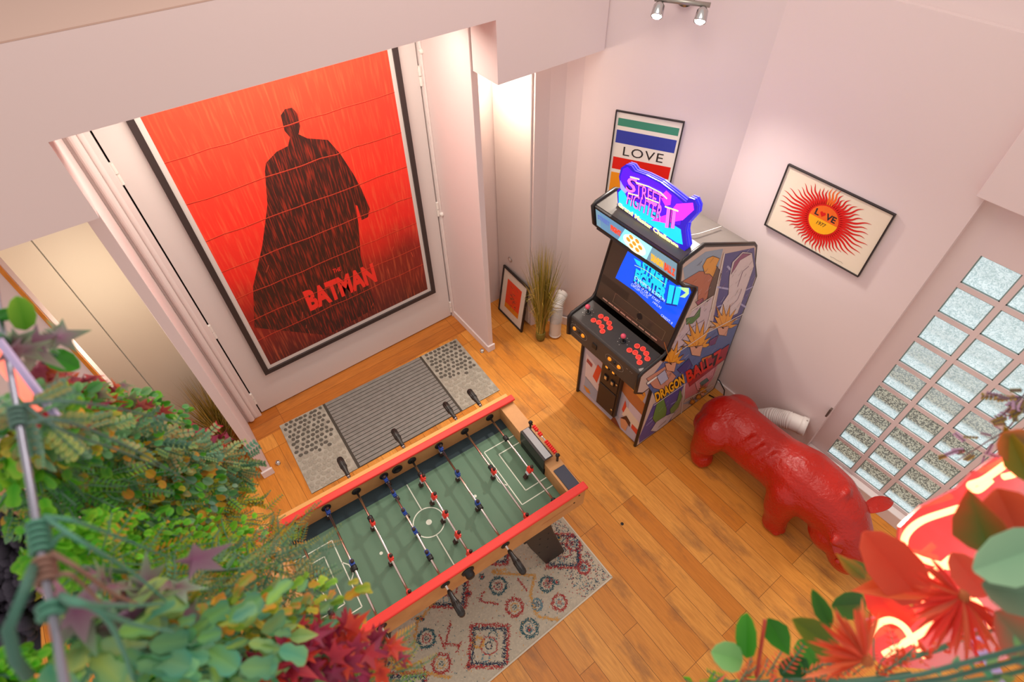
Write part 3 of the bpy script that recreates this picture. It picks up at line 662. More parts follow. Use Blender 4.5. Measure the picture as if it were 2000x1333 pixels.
A.rect((x0, y0), (x1, WID - .115), FELT, 1); w_ = .006
xm = (x0 + x1) / 2; ym = .375
A.line([(xm, y0), (xm, ym - .085)], w_, WLINE, 2); A.line([(xm, ym + .085), (xm, WID - .115)], w_, WLINE, 2)
A.line([(xm + .085 * math.cos(2 * math.pi * k / 40), ym + .085 * math.sin(2 * math.pi * k / 40)) for k in range(41)], w_, WLINE, 3); A.disc((xm, ym), .016, WLINE, 3)
for s, xe in ((1, x1), (-1, x0)):
    A.line([(xe, ym + .2), (xe - s * .21, ym + .2), (xe - s * .21, ym - .2), (xe, ym - .2)], w_, WLINE, 2)
    A.line([(xe, ym + .14), (xe - s * .145, ym + .14), (xe - s * .145, ym - .14), (xe, ym - .14)], w_, WLINE, 2)
    A.disc((xe - s * .40, ym - .01), .009, WLINE, 2)
    A.line([(xe - s * .21, ym + .06), (xe - s * .235, ym + .03), (xe - s * .243, ym), (xe - s * .235, ym - .03), (xe - s * .21, ym - .06)], w_, WLINE, 2)
A.build('pitch_markings', TBL)
# goals: black box with chrome lip; score counter on the right end
for s, xe in ((1, x1), (-1, x0)):
    mb = MB(); mb.box((xe - (.004 if s > 0 else 0), .26, FZ), (xe + (.0 if s > 0 else .004), .49, .785)); tb(mb).build('goal_mouth', BLACK, TBL)
mb = MB(); mb.box((-.112, .258, .775), (-.104, .492, .868)); mb.box((-.112, .258, .862), (-.05, .492, .872)); tb(mb).build('goal_plate', [mat('goal_dark', '#35302f', .25)], TBL, bevel=.001)
mb = MB(); mb.box((-.098, .262, .8725), (-.058, .488, .8745)); tb(mb).build('mirror_strip', CHROME, TBL)
cnt = tb(MB().cyl((-.032, .235, .885), (-.032, .505, .885), .0035)).build('score_wire', CHROME, TBL, True)
for y in (.238, .502):
    mb = MB(); mb.lathe([(.011, -.008), (.013, 0), (.011, .008)], (-.032, y, .885), (0, 1, 0)); mb.cyl((-.032, y, .83), (-.032, y, .885), .007); tb(mb).build('counter_post', BLACK, cnt, True)
RB = mat('bead_red', '#e62a22', .35)
ys_ = [.262, .276, .290, .304, .318, .332, .346, .400, .414, .440, .454, .468]
b0_ = None
for y in ys_:
    if b0_ is None:
        b0_ = tb(MB().lathe([(.008, -.006), (.0125, -.003), (.0125, .003), (.008, .006)], (-.032, y, .885), (0, 1, 0))).build('bead', RB, cnt, True, origin=TM @ Vector((-.032, y, .885)))
        base_loc = b0_.location.copy()
    else:
        c = b0_.copy(); COL.objects.link(c); c.parent = cnt; c.location = base_loc + Vector((0, y - ys_[0], 0))
mb = MB(); mb.box((-.092, .045, TZ - .031), (-.018, .196, TZ - .022)); tb(mb).build('slate_pad', mat('slate_pad', '#3c3f4c', .35), TBL, bevel=.004)
# rods
ROD = mat('rod_steel', '#d8ccc4', .25, 1); SKIN = mat('player_dark', '#3a2620', .5); PR = mat('player_red', '#e2392a', .45); PB = mat('player_blue', '#27479c', .45); PW = mat('player_white', '#c9cbd0', .5)
def player(par, x, y, col, tilt):
    R = Matrix.Rotation(tilt, 3, 'Y'); o = Vector((x, y, .79))
    mb = MB(); F = lambda a, b, c: (o.x + (R @ Vector((a, b, c))).x, o.y + (R @ Vector((a, b, c))).y, o.z + (R @ Vector((a, b, c))).z)
    def bx(a, b, mi):
        mb.mat(mi); vs = [F(xx, yy, zz) for xx in (a[0], b[0]) for yy in (a[1], b[1]) for zz in (a[2], b[2])]; mb.add(vs, [(0, 1, 3, 2), (4, 6, 7, 5), (0, 4, 5, 1), (2, 3, 7, 6), (0, 2, 6, 4), (1, 5, 7, 3)])
    bx((-.011, -.015, -.016), (.011, .015, .016), 0)          # chest around the rod
    bx((-.008, -.021, -.004), (.008, .021, .010), 0)          # shoulders / arms
    bx((-.009, -.013, -.034), (.009, .013, -.016), 1)         # shorts
    bx((-.007, -.010, -.058), (.007, .010, -.034), 2)         # legs
    bx((-.010, -.011, -.071), (.014, .011, -.057), 2)         # boots
    mb.mat(2).sph(F(0, 0, .026), .0105, 10)
    return tb(mb).build('player', [col, PW, SKIN], par, bevel=.0018)
def bumper(par, x, y): tb(MB().lathe([(.010, -.017), (.0145, -.015), (.0145, -.006), (.012, -.003), (.0145, 0), (.0145, .012), (.010, .016)], (x, y, .79), (0, 1, 0), 16)).build('bumper', BLACK, par, True)
rods = [(-.18, 'R', [.295], [.545, .065], 'far', .5), (-.356, 'R', [.40, .075], [.428], 'far', .15), (-.532, 'B', [.70, .503, .285], [.725, .262], 'near', .1), (-.708, 'R', [.588, .455, .329, .194, .075], [.612], 'far', .35),
        (-.884, 'B', [.70, .592, .465, .339, .195], [.722, .172], 'near', -.1), (-1.05, 'R', [.505, .281, .072], [.532, .05], 'far', .2), (-1.224, 'B', [.70, .364], [.722, .338], 'near', .2), (-1.40, 'B', [.42], [.71, .20], 'near', .3)]
HND = mat('handle_black', '#26221f', .35)
for x, team, ps, bs, sd, tl in rods:
    ext = (-.03, .86) if sd == 'far' else (-.06 if 0 else -.055, .80)
    rod = tb(MB().cyl((x, -.055 if sd == 'near' else .02, .79), (x, .875 if sd == 'far' else .745, .79), .0065, n=14)).build('rod', ROD, TBL, True)
    for y in ps: player(rod, x, y, PR if team == 'R' else PB, tl)
    for y in bs: bumper(rod, x, y)
    if sd == 'far':
        mb = MB().lathe([(.009, 0), (.0125, .01), (.0115, .03), (.0165, .06), (.018, .10), (.0165, .135), (.008, .142)], (x, .835, .79), (0, 1, 0), 14)
        for k in range(10):
            a_ = 2 * math.pi * k / 10; mb.cyl((x + .0165 * math.cos(a_), .90, .79 + .0165 * math.sin(a_)), (x + .0165 * math.cos(a_), .962, .79 + .0165 * math.sin(a_)), .0028, n=6)
        tb(mb).build('handle', HND, rod, True)
        tb(MB().cyl((x, .828, .79), (x, .836, .79), .011)).build('ferrule', CHROME, rod, True)
    else:
        mb = MB().lathe([(.009, 0), (.0125, .01), (.0115, .03), (.0165, .06), (.018, .10), (.0165, .135), (.008, .142)], (x, -.022, .79), (0, -1, 0), 14)
        for k in range(10):
            a_ = 2 * math.pi * k / 10; mb.cyl((x + .0165 * math.cos(a_), -.087, .79 + .0165 * math.sin(a_)), (x + .0165 * math.cos(a_), -.149, .79 + .0165 * math.sin(a_)), .0028, n=6)
        tb(mb).build('handle', HND, rod, True)
    for y, dr in ((.036, 1), (WID - .036, -1)): tb(MB().lathe([(.027, -.001), (.026, .004), (.015, .007)], (x, y, .79), (0, dr, 0), 20)).build('rod_bearing', BLACK, TBL, True)
    if sd == 'near': tb(MB().lathe([(.026, 0), (.025, .004), (.014, .008)], (x, .012, .79), (0, -1, 0), 20)).build('rod_bearing', BLACK, TBL, True)
# ball inlet cups and screw caps
mb = MB(); mb.lathe([(.032, 0), (.031, .006), (.022, .008), (.020, .002)], (xm - .01, WID - .036, .785), (0, -1, 0), 24); tb(mb).build('ball_inlet', BLACK, TBL, True)
mb = MB(); mb.lathe([(.036, 0), (.034, .006), (.024, .008), (.024, .03), (.018, .04)], (xm + .035, .012, .775), (0, -1, 0), 24); tb(mb).build('ball_inlet', BLACK, TBL, True)
for x in (-.17, -.36, -.66, -.98, -1.27):
    mb = MB(); mb.add([(x - .009, .0112, .838), (x + .009, .0112, .838), (x, .0112, .824), (x - .009, .0095, .838), (x + .009, .0095, .838), (x, .0095, .824)], [(0, 1, 2), (3, 5, 4), (0, 3, 4, 1), (1, 4, 5, 2), (2, 5, 3, 0)]); tb(mb).build('screw_cap', BLACK, TBL)
for x, z in ((-.05, .80), (-.08, .745)): tb(MB().lathe([(.006, 0), (.006, .002)], (x, .0122, z), (0, -1, 0), 10)).build('screw_cap', BLACK, TBL)
A = Art(lambda x, z: TM @ Vector((x, .0118, z)), TM.to_3x3() @ Vector((0, -1, 0)), .0005)
A.text('TABLE FOOTBALL', [(-.30, .732), (-.09, .732), (-.09, .742), (-.30, .742)], mat('rail_print', '#a65a3a', .6), 1) if 0 else A.line([(-.30 + .0105 * k, .737 + .004 * ((k * 7) % 3 - 1)) for k in range(21)], .0025, mat('rail_print', '#b5603c', .6), 1)
A.build('red_script', TBL)
# legs: broad splayed black panels
LEGM = mat('leg_black', '#2b211c', .45)
for xt, sg in ((-.31, 1), (-LEN + .31, -1)):
    for yy in (.03, WID - .10):
        mb = MB(); zt_, xb = .655, xt + sg * .16
        prof = [(xt - .085, zt_), (xt + .085, zt_), (xt + .085 + sg * .04, .45), (xb + .075, .0088), (xb - .075, .0088), (xt - .085 + sg * .04, .45)]
        mb.xprism(prof, yy, yy + .055); lg = tb(mb).build('leg', LEGM, TBL, bevel=.008)
        for z in (.30, .42, .50):
            for dx in (-.03, .03): tb(MB().lathe([(.006, 0), (.005, .003)], (xt + sg * .05 + dx, yy, z), (0, -1, 0), 10)).build('screw_cap', BLACK, lg)
    mb = MB(); mb.box((xt - .05, .085, .40), (xt + .05, WID - .10, .45)); tb(mb).build('cross_brace', LEGM, TBL, bevel=.004)
# ------------------------------------------------------------------ arcade machine
AX, AY = 2.012, 1.217; AW = .666
ARC = thing('arcade_machine', 'tall arcade machine with colourful comic side art and lit blue screen', 'arcade machine', (AX, AY, 0))
L = lambda x, y, z: Vector((AX + x, AY + y, z))
TMOLD = mat('edge_black', '#221d1c', .35); PANEL = mat('cabinet_grey', '#57504b', .4, noise=('#4c4641', .5), bscale=6)
PROF = [(0, 0), (0, .76), (-.10, .745), (-.165, .80), (-.17, .965), (-.145, .985), (.035, 1.02), (.065, 1.06), (.155, 1.50), (.14, 1.53), (.02, 1.60), (-.035, 1.66), (-.062, 1.79), (-.04, 1.805), (.10, 1.835), (.63, 1.59), (.66, 1.56), (.73, 1.39), (.82, 1.24), (.89, .1), (.89, 0)]
def inset(poly, d):   # crude inward offset
    n = len(poly); out = []
    for i in range(n):
        p, a_, b_ = Vector(poly[i]), Vector(poly[i - 1]), Vector(poly[(i + 1) % n])
        d1 = (p - a_).normalized(); d2 = (b_ - p).normalized(); n1 = Vector((d1.y, -d1.x)); n2 = Vector((d2.y, -d2.x)); m_ = n1 + n2
        m_ = m_ / max(.5, m_.length_squared / 2) ; out.append((p.x + m_.x * d, p.y + m_.y * d))
    return out
INP = inset(PROF, .010)
for y0 in (0, AW - .02):
    mb = MB(); mb.prism(PROF, lambda p: L(p[0], y0, p[1]), lambda p: L(p[0], y0 + .02, p[1])); sdp = mb.build('side_panel', mat('side_board', '#4a4340', .4), ARC)
    mb = MB(); mb.tube([L(p[0], y0 + .01, p[1]) for p in PROF], .0115, 8, closed=True); mb.build('edge_trim', TMOLD, sdp, True)
    if y0 == 0: RS = sdp
# comic style side art on the right panel: plain generic panels in the photo's colours
C = lambda h: mat('ink' + h, h, .35)
def pa(px, py):
    q = ony(px, py, AY); return (q.x - AX, q.z)
def clip(poly, sub):
    """clip polygon sub (convex clipper list handled by half planes of convex 'poly')"""
    return sub
A = Art(lambda x, z: L(x, 0, z), (0, -1, 0), .0005)
A.poly(INP, C('#c9b3a8'), 1)
def inpoly(p, poly):
    x, y = p; c = False; n = len(poly)
    for i in range(n):
        x1_, y1_ = poly[i]; x2_, y2_ = poly[(i + 1) % n]
        if (y1_ > y) != (y2_ > y) and x < (x2_ - x1_) * (y - y1_) / (y2_ - y1_) + x1_: c = not c
    return c
def ppoly(pts, col, layer):
    q = [pa(*p) for p in pts]; cx_ = (.36, .9)
    out = []
    for p in q:
        if not inpoly(p, INP):
            lo, hi = 0, 1
            cen = (sum(a[0] for a in q) / len(q), sum(a[1] for a in q) / len(q))
            for _ in range(24):
                mid = (lo + hi) / 2; t_ = (cen[0] + (p[0] - cen[0]) * mid, cen[1] + (p[1] - cen[1]) * mid)
                if inpoly(t_, INP): lo = mid
                else: hi = mid
            p = (cen[0] + (p[0] - cen[0]) * lo, cen[1] + (p[1] - cen[1]) * lo)
        out.append(p)
    A.poly(out, C(col), layer)
    if layer >= 3: A.L = layer + .4; A.line(out + [out[0]], .0032, C('#33252e'))
# top left panel: rocks and sky
ppoly([(1334, 524), (1378, 492), (1412, 486), (1390, 575), (1362, 600), (1353, 585), (1352, 565), (1332, 558)], '#8fa0b4', 2)
ppoly([(1332, 550), (1365, 530), (1400, 530), (1390, 575), (1362, 598), (1352, 565)], '#b5694a', 3)
ppoly([(1372, 520), (1380, 505), (1392, 500), (1405, 505), (1398, 520), (1408, 530), (1395, 545), (1385, 535), (1376, 535)], '#e09a35', 4)
ppoly([(1385, 560), (1400, 520), (1408, 535), (1395, 575), (1380, 590)], '#5a4334', 5)
# upper right panel: violet burst with a pale shape
ppoly([(1416, 496), (1473, 484), (1476, 540), (1455, 600), (1445, 622), (1392, 632)], '#4c4b87', 2)
for a_, b_ in (((1420, 520), (1445, 545)), ((1470, 560), (1440, 575)), ((1396, 560), (1425, 565)), ((1400, 600), (1425, 590)), ((1456, 600), (1440, 590))):
    A.line([pa(*a_), pa(*b_)], .012, C('#a9a9d2'), 3)
ppoly([(1424, 540), (1430, 512), (1450, 492), (1468, 494), (1472, 520), (1460, 555), (1450, 585), (1440, 612), (1420, 622), (1400, 618), (1412, 590), (1422, 575)], '#d6c9ca', 4)
ppoly([(1427, 536), (1434, 512), (1450, 495), (1466, 496), (1445, 508), (1434, 526)], '#8c4a70', 5)
A.line([pa(1440, 560), pa(1450, 530), pa(1462, 520)], .006, C('#7e5c78'), 6); A.line([pa(1425, 600), pa(1440, 585), pa(1448, 565)], .005, C('#7e5c78'), 6)
# left middle panel: pale shape, green accent
ppoly([(1352, 608), (1392, 580), (1380, 650), (1350, 668), (1318, 690), (1312, 672)], '#c7b6bd', 2)
ppoly([(1340, 622), (1355, 618), (1368, 600), (1366, 618), (1352, 632), (1340, 634)], '#4f7a3f', 4)
ppoly([(1358, 590), (1372, 582), (1374, 588), (1362, 596)], '#9a4b5c', 4)
A.line([pa(1330, 665), pa(1350, 640), pa(1375, 625)], .005, C('#7a5e74'), 4); A.line([pa(1325, 680), pa(1350, 662), pa(1375, 650)], .005, C('#7a5e74'), 4)
# middle band: blue-violet with golden flame bursts
ppoly([(1300, 700), (1380, 650), (1450, 618), (1432, 690), (1420, 700), (1330, 755), (1285, 790), (1262, 775), (1262, 750)], '#566a9a', 2)
ppoly([(1262, 740), (1300, 715), (1320, 735), (1300, 765), (1262, 772)], '#c98e78', 3)
def flame(cx_, cy_, s, col1='#e8a032', col2='#c9762a'):
    pts = []
    for k in range(18):
        a_ = -math.pi * (.02 + .96 * k / 17); r_ = s * (1.5 if k % 2 else .8) * (1.35 if 4 < k < 13 else 1); pts.append((cx_ + r_ * math.cos(a_) * .8 + s * .35 * -math.sin(a_) * .4, cy_ + r_ * math.sin(a_)))
    ppoly(pts, col1, 5)
    for k in (3, 7, 11, 14): A.line([pa(cx_, cy_), pa(*pts[k])], .004, C(col2), 6)
    ppoly([(cx_ - s * .5, cy_ - s * .1), (cx_ + s * .45, cy_ - s * .2), (cx_ + s * .25, cy_ + s * .6), (cx_ - s * .35, cy_ + s * .5)], '#d9a184', 6)
flame(1310, 712, 24); flame(1360, 680, 27); flame(1412, 642, 24)
for q_, c_ in (([(1322, 722), (1345, 700), (1352, 715), (1335, 735)], '#3d3f7d'), ([(1370, 700), (1395, 690), (1385, 715), (1368, 715)], '#d0742a'), ([(1385, 665), (1402, 655), (1396, 672), (1384, 676)], '#6d3a6c'), ([(1282, 735), (1298, 722), (1305, 740), (1290, 752)], '#b0b6cf')):
    ppoly(q_, c_, 7)
# red band with the title
ppoly([(1340, 730), (1424, 672), (1418, 700), (1346, 755)], '#a8273a', 8)
ppoly([(1318, 690), (1308, 712), (1300, 700), (1310, 680)], '#8b2f52', 3)
Yt = C('#f0b02a'); Bk = C('#201a1c')
def T(s, q, m_, lay, b=.05): A.text(s, [pa(*p) for p in q], m_, lay, b)
T('DRAGON', [(1281, 786), (1337, 748), (1333, 730), (1277, 768)], Bk, 9, .13); T('DRAGON', [(1281, 786), (1337, 748), (1333, 730), (1277, 768)], Yt, 10, .04)
T('BALL Z', [(1342, 748), (1412, 702), (1408, 680), (1338, 726)], Bk, 9, .13); T('BALL Z', [(1342, 748), (1412, 702), (1408, 680), (1338, 726)], C('#d8281f'), 10, .04)
# bottom panels
ppoly([(1244, 858), (1276, 790), (1336, 752), (1328, 822), (1300, 836), (1248, 866)], '#4d4a90', 2)
for a_, b_ in (((1268, 820), (1290, 800)), ((1262, 832), (1280, 815)), ((1300, 822), (1325, 800)), ((1310, 790), (1328, 780))): A.line([pa(*a_), pa(*b_)], .010, C('#9d9ad0'), 3)
ppoly([(1274, 818), (1282, 790), (1296, 778), (1302, 800), (1298, 822), (1284, 832)], '#5f8a45', 4)
ppoly([(1308, 800), (1322, 782), (1328, 760), (1332, 775), (1324, 796), (1310, 812)], '#6a9150', 4)
ppoly([(1270, 842), (1282, 824), (1300, 812), (1318, 805), (1304, 826), (1290, 842), (1276, 850)], '#c9bfc4', 5)
A.line([pa(1285, 835), pa(1300, 822)], .008, C('#6b4d50'), 6)
ppoly([(1338, 750), (1404, 706), (1392, 740), (1376, 760), (1338, 780)], '#d77f8a', 2)
ppoly([(1356, 745), (1375, 725), (1398, 712), (1392, 735), (1375, 750), (1362, 765)], '#e79aa3', 4); ppoly([(1366, 748), (1380, 738), (1384, 744), (1370, 754)], '#4e7d80', 5)
ppoly([(1332, 790), (1390, 758), (1384, 775), (1360, 795), (1330, 818)], '#8fa0b8', 2); flame(1372, 768, 9); flame(1352, 790, 7); flame(1364, 780, 7)
ppoly([(1240, 866), (1330, 820), (1336, 824), (1258, 868), (1240, 872)], '#2a2325', 3)
ppoly([(1262, 748), (1300, 722), (1298, 726), (1264, 752)], '#f0efe9', 6)
for p_ in ([(1414, 494), (1390, 600), (1378, 645)], [(1350, 606), (1392, 578)], [(1380, 650), (1452, 612)], [(1318, 692), (1380, 650)], [(1337, 750), (1328, 824)], [(1276, 792), (1337, 750)], [(1337, 782), (1392, 752)]):
    A.line([pa(*p) for p in p_], .009, C('#e4dcd6'), 8)
for k in range(420):
    x_, z_ = random.uniform(.02, .84), random.uniform(.05, 1.72)
    if not inpoly((x_, z_), INP): continue
    a_ = random.uniform(.2, 1.3); l_ = random.uniform(.01, .045); p2 = (x_ + l_ * math.cos(a_), z_ + l_ * math.sin(a_))
    if inpoly(p2, INP): A.line([(x_, z_), ((x_ + p2[0]) / 2 + .004, (z_ + p2[1]) / 2), p2], random.uniform(.001, .0028), C(random.choice(('#3a2c38', '#5a3c50', '#e8e0e0', '#40386a', '#7a3c2c', '#c98a3a', '#d8c8d0'))), 8)
A.build('side_artwork', RS)
# front panel, coin door
mb = MB(); mb.box(L(.012, .02, .02), L(.03, AW - .02, .80)); FP = mb.build('front_panel', mat('front_board', '#c3b2a8', .4), ARC)
def pf(px, py): q = onx(px, py, AX + .012); return (q.y - AY, q.z)
A = Art(lambda y, z: L(.012, y, z), (-1, 0, 0), .0006)
lo_y, hi_y = .022, AW - .022
A.rect((lo_y, .02), (hi_y, .80), C('#b9b4c4'), 1)
def fpoly(pts, col, lay): A.poly([(min(max(p[0], lo_y), hi_y), min(max(p[1], .02), .795)) for p in (pf(*q) for q in pts)], C(col), lay)
fpoly([(1150, 640), (1260, 790), (1255, 820), (1240, 800), (1145, 665)], '#b9713f', 2)
fpoly([(1165, 655), (1256, 757), (1262, 772), (1255, 785), (1160, 672)], '#e59a3c', 3)
fpoly([(1176, 664), (1252, 755), (1254, 770), (1172, 674)], '#ddd0cc', 4)
for k in range(26):
    x = 1180 + k * 2.9; y = 668 + k * 3.9; A.line([pf(x, y), pf(x + random.uniform(-5, 7), y + random.uniform(2, 9))], .006, C(random.choice(('#6b5a88', '#8d5a52', '#55608c', '#5e4640'))), 5)
fpoly([(1146, 690), (1180, 735), (1172, 770), (1143, 735)], '#d8cfd4', 3); fpoly([(1144, 735), (1180, 780), (1210, 815), (1200, 830), (1140, 760)], '#9aa6bd', 3)
fpoly([(1158, 735), (1168, 712), (1176, 722), (1166, 748)], '#d9472c', 5); fpoly([(1169, 752), (1180, 726), (1183, 730), (1173, 757)], '#d9472c', 5); fpoly([(1148, 700), (1158, 712), (1156, 718), (1146, 706)], '#a0404a', 5)
fpoly([(1222, 792), (1252, 825), (1248, 850), (1215, 810)], '#e2d2be', 3); fpoly([(1230, 785), (1255, 812), (1252, 830), (1228, 800)], '#cfc2cf', 4)
fpoly([(1215, 800), (1222, 782), (1224, 795), (1218, 806)], '#d9472c', 5); fpoly([(1235, 828), (1248, 842), (1246, 852), (1233, 836)], '#d84a30', 5)
fpoly([(1193, 822), (1200, 812), (1206, 824), (1212, 838), (1222, 850), (1236, 860), (1238, 870), (1222, 862), (1204, 842)], '#7d3a22', 5)
fpoly([(1212, 818), (1222, 815), (1228, 828), (1222, 842), (1213, 834)], '#d8976c', 6); fpoly([(1212, 816), (1224, 812), (1232, 826), (1230, 834), (1222, 820)], '#4d2a1e', 7)
fpoly([(1140, 752), (1150, 760), (1154, 770), (1146, 766)], '#d58e3a', 5)
A.build('front_artwork', FP)
CD_ = mat('coin_door_black', '#3d3028', .4, .3)
mb = MB(); mb.box(L(-.022, .235, .12), L(.012, .43, .715)); cd = mb.build('coin_door', CD_, ARC, bevel=.006)
mb = MB(); mb.box(L(-.030, .25, .40), L(-.022, .418, .70)); mb.build('upper_plate', CD_, cd, bevel=.004)
mb = MB(); mb.box(L(-.030, .25, .135), L(-.022, .418, .385)); mb.build('lower_plate', CD_, cd, bevel=.004)
for y in (.30, .365): mb = MB(); mb.box(L(-.046, y - .022, .60), L(-.030, y + .022, .665)); mb.build('coin_slot', BLACK, cd, bevel=.003)
for y in (.30, .365): mb = MB(); mb.box(L(-.0475, y - .010, .612), L(-.046, y + .010, .645)); mb.build('slot_lamp', mat('lamp_amber', '#e89a35', .3, emit='#e8902a', es=.8), cd)
for y in (.30, .365): mb = MB(); mb.box(L(-.040, y - .02, .47), L(-.030, y + .02, .52)); mb.build('coin_return', BLACK, cd, bevel=.003)
for y in (.30, .365): mb = MB(); mb.box(L(-.0415, y - .011, .48), L(-.040, y + .009, .512)); mb.build('return_flap', CHROME, cd)
for y, z in ((.262, .51), (.262, .21)): MB().lathe([(.009, 0), (.009, .005), (.004, .006)], L(-.030, y, z), (-1, 0, 0), 14).build('lock', mat('lock_brass', '#d9c08a', .25, 1), cd, True)
# control box
CPM = mat('panel_charcoal', '#3c3836', .45, bump=.15, bscale=300); CPF = mat('panel_front', '#2a2422', .4)
mb = MB(); mb.prism([(-.155, .79), (-.095, .755), (.01, .765), (.03, 1.012), (-.15, .978), (-.16, .965)], lambda p: L(p[0], .02, p[1]), lambda p: L(p[0], AW - .02, p[1])); CP = mb.build('control_panel', CPM, ARC, bevel=.004)
sl = (1.012 - .978) / .18
def onp_(x, y): return L(x, y, .9785 + (x + .15) * sl)
nz = Vector((-sl, 0, 1)).normalized()
PK = mat('knob_pink', '#e85a72', .25); BTR = mat('button_rim', '#f0604f', .35, emit='#f0402f', es=.25); BTC = mat('button_cap', '#d8382f', .3, emit='#e8302a', es=.2); DOT = mat('panel_dot', '#a8a39c', .5)
for jy in (.585, .255):
    o_ = onp_(-.065, jy)
    js = MB().cyl(o_, o_ + nz * .05, .0055).build('joystick', TMOLD, ARC, True)
    MB().sph(o_ + nz * .06, .0175, 16).build('ball_top', PK, js, True)
    MB().lathe([(.019, 0), (.017, .003), (.008, .004)], o_, nz).build('dust_washer', BLACK, js, True)
    mb = MB()
    for k in range(8):
        if k == 5: continue
        q = onp_(-.065 + .035 * math.cos(k * .785), jy + .035 * math.sin(k * .785)); mb.cyl(q, q + nz * .0008, .003, n=8)
    mb.build('direction_dot', DOT, js)
    bt = None
    for bx_, by_ in ((-.03, -.085), (-.02, -.125), (-.03, -.163), (-.052, -.195), (-.085, -.075), (-.072, -.112), (-.082, -.15), (-.104, -.182)):
        q = onp_(bx_ - .0, jy + by_)
        if bt is None:
            bt = MB().lathe([(.0185, 0), (.0185, .005), (.0155, .0065), (.0125, .005), (.0125, .0035)], q, nz, 18).build('push_button', BTR, ARC, True, origin=q)
            cp_ = MB().lathe([(.0112, .003), (.0112, .0075), (.009, .0085)], q, nz, 16).build('button_cap', BTC, bt, True, origin=q); b0l = bt.location.copy(); q0 = q.copy()
        else:
            c = bt.copy(); COL.objects.link(c); c.parent = ARC; c.location = b0l + (q - q0); c2 = cp_.copy(); COL.objects.link(c2); c2.parent = c
# front row of orange buttons on the control box face
nf = Vector((-1, 0, .03)).normalized()
def onf(y, z): return L(-.1585 + (z - .965) * -.03, y, z)
for oy in (.56, .22):
    mb = MB(); ov = [(oy + .045 * math.cos(t_) + (.035 if math.cos(t_) > 0 else -.035), .885 + .036 * math.sin(t_)) for t_ in [2 * math.pi * k / 30 for k in range(31)]]
    A = Art(lambda y, z: onf(y, z), (-1, 0, 0), .003); A.line(ov, .002, DOT, 1); A.build('oval_mark', CP)
    for k, y in enumerate((oy + .042, oy, oy - .042)):
        q = onf(y, .885)
        if k == 1: MB().lathe([(.013, -.004), (.013, .006), (.009, .009)], q, (-1, 0, 0), 16).build('start_button', BLACK, ARC, True)
        else: MB().lathe([(.015, -.004), (.015, .005), (.012, .010)], q, (-1, 0, 0), 16).build('start_button', mat('button_amber', '#ee9426', .3, emit='#ee8a1e', es=.45), ARC, True)
mb = MB(); mb.box(L(-.164, .385, .86), L(-.155, .425, .90)); mb.build('usb_port', BLACK, CP, bevel=.001)
A = Art(lambda y, z: onf(y, z), (-1, 0, 0), .003)
for y in (.075, .09, .115, .12, .635, .60): A.line([(y, .93), (y - .008, .93)], .004, DOT, 1)
A.build('small_print', CP)
A = Art(lambda y, x: onp_(x, y), nz, .0006); A.poly([(.045, -.14), (.030, -.112), (.022, -.125), (.012, -.135), (.03, -.148)], DOT, 1); A.build('logo_mark', CP)
# screen glass, bezel, monitor
BZ = mat('bezel', '#4b3d33', .18, spec=.6)
s0, s1 = Vector((.055, 0, 1.035)), Vector((.148, 0, 1.50)); sd = (s1 - s0).normalized(); sn = Vector((-sd.z, 0, sd.x))
s1 = s0 + sd * .585
def onS(y, f): p = s0 + (s1 - s0) * f; return L(p.x, y, p.z)
mb = MB(); q = [onS(.02, 0), onS(AW - .02, 0), onS(AW - .02, 1), onS(.02, 1)]; mb.add(q + [v - sn * .02 for v in q], [(0, 1, 2, 3), (7, 6, 5, 4), (0, 4, 5, 1), (1, 5, 6, 2), (2, 6, 7, 3), (3, 7, 4, 0)]); bz = mb.build('bezel', BZ, ARC)
SB = mat('screen_blue', '#0a1c66', .08, emit='#0a50f0', es=1.0, spec=.6)
wp0 = onS(0, 0)
def psc(px, py):
    r = ray(px, py); tt = (wp0 - CAM).dot(sn) / r.dot(sn); q = CAM + r * tt
    return (q.y - AY, (q.z - wp0.z) / (s1.z - s0.z))
A = Art(lambda y, f: onS(y, f), sn, .0008)
def SP(pts): return [(min(max(p[0], .021), AW - .021), min(p[1], .99)) for p in (psc(*q) for q in pts)]
A.poly(SP([(1243, 440), (1228, 487), (1212, 520), (1202, 543), (1240, 570), (1317, 641), (1352, 572), (1330, 520)]), SB, 1)
CY = mat('screen_cyan', '#0a2a50', .3, emit='#18d0f0', es=1.0); WS = mat('screen_white', '#333333', .3, emit='#dfe8ff', es=.9); DKB = mat('screen_navy', '#081a50', .3, emit='#0a2aa8', es=.7); YG = mat('screen_lime', '#2a3a10', .3, emit='#c8f0a0', es=.9)
def ts(s_, q, m_, lay, b=0, sh=0): A.text(s_, [psc(*p) for p in q], m_, lay, b, sh)
q1 = [(1250, 532), (1304, 566), (1310, 540), (1258, 507)]; q2 = [(1238, 549), (1298, 588), (1304, 566), (1243, 524)]; q3 = [(1302, 592), (1324, 596), (1332, 562), (1308, 556)]
sh_ = lambda q: [(x - 2, y + 3) for x, y in q]
for s_, q, b_ in (('STREET', q1, .06), ('FIGHTER', q2, .06), ('II', q3, .05)): ts(s_, sh_(q), DKB, 2, b_ + .03); ts(s_, q, CY, 3, b_)
A.line([psc(1258, 505), psc(1285, 518), psc(1312, 538)], .006, YG, 4); A.line([psc(1240, 518), psc(1262, 528), psc(1300, 556)], .006, YG, 4); A.poly([psc(1324, 560), psc(1346, 563), psc(1346, 574), psc(1338, 582), psc(1328, 580), psc(1340, 572)], YG, 3); A.poly([psc(1238, 504), psc(1252, 512), psc(1252, 522), psc(1244, 516)], CY, 2)
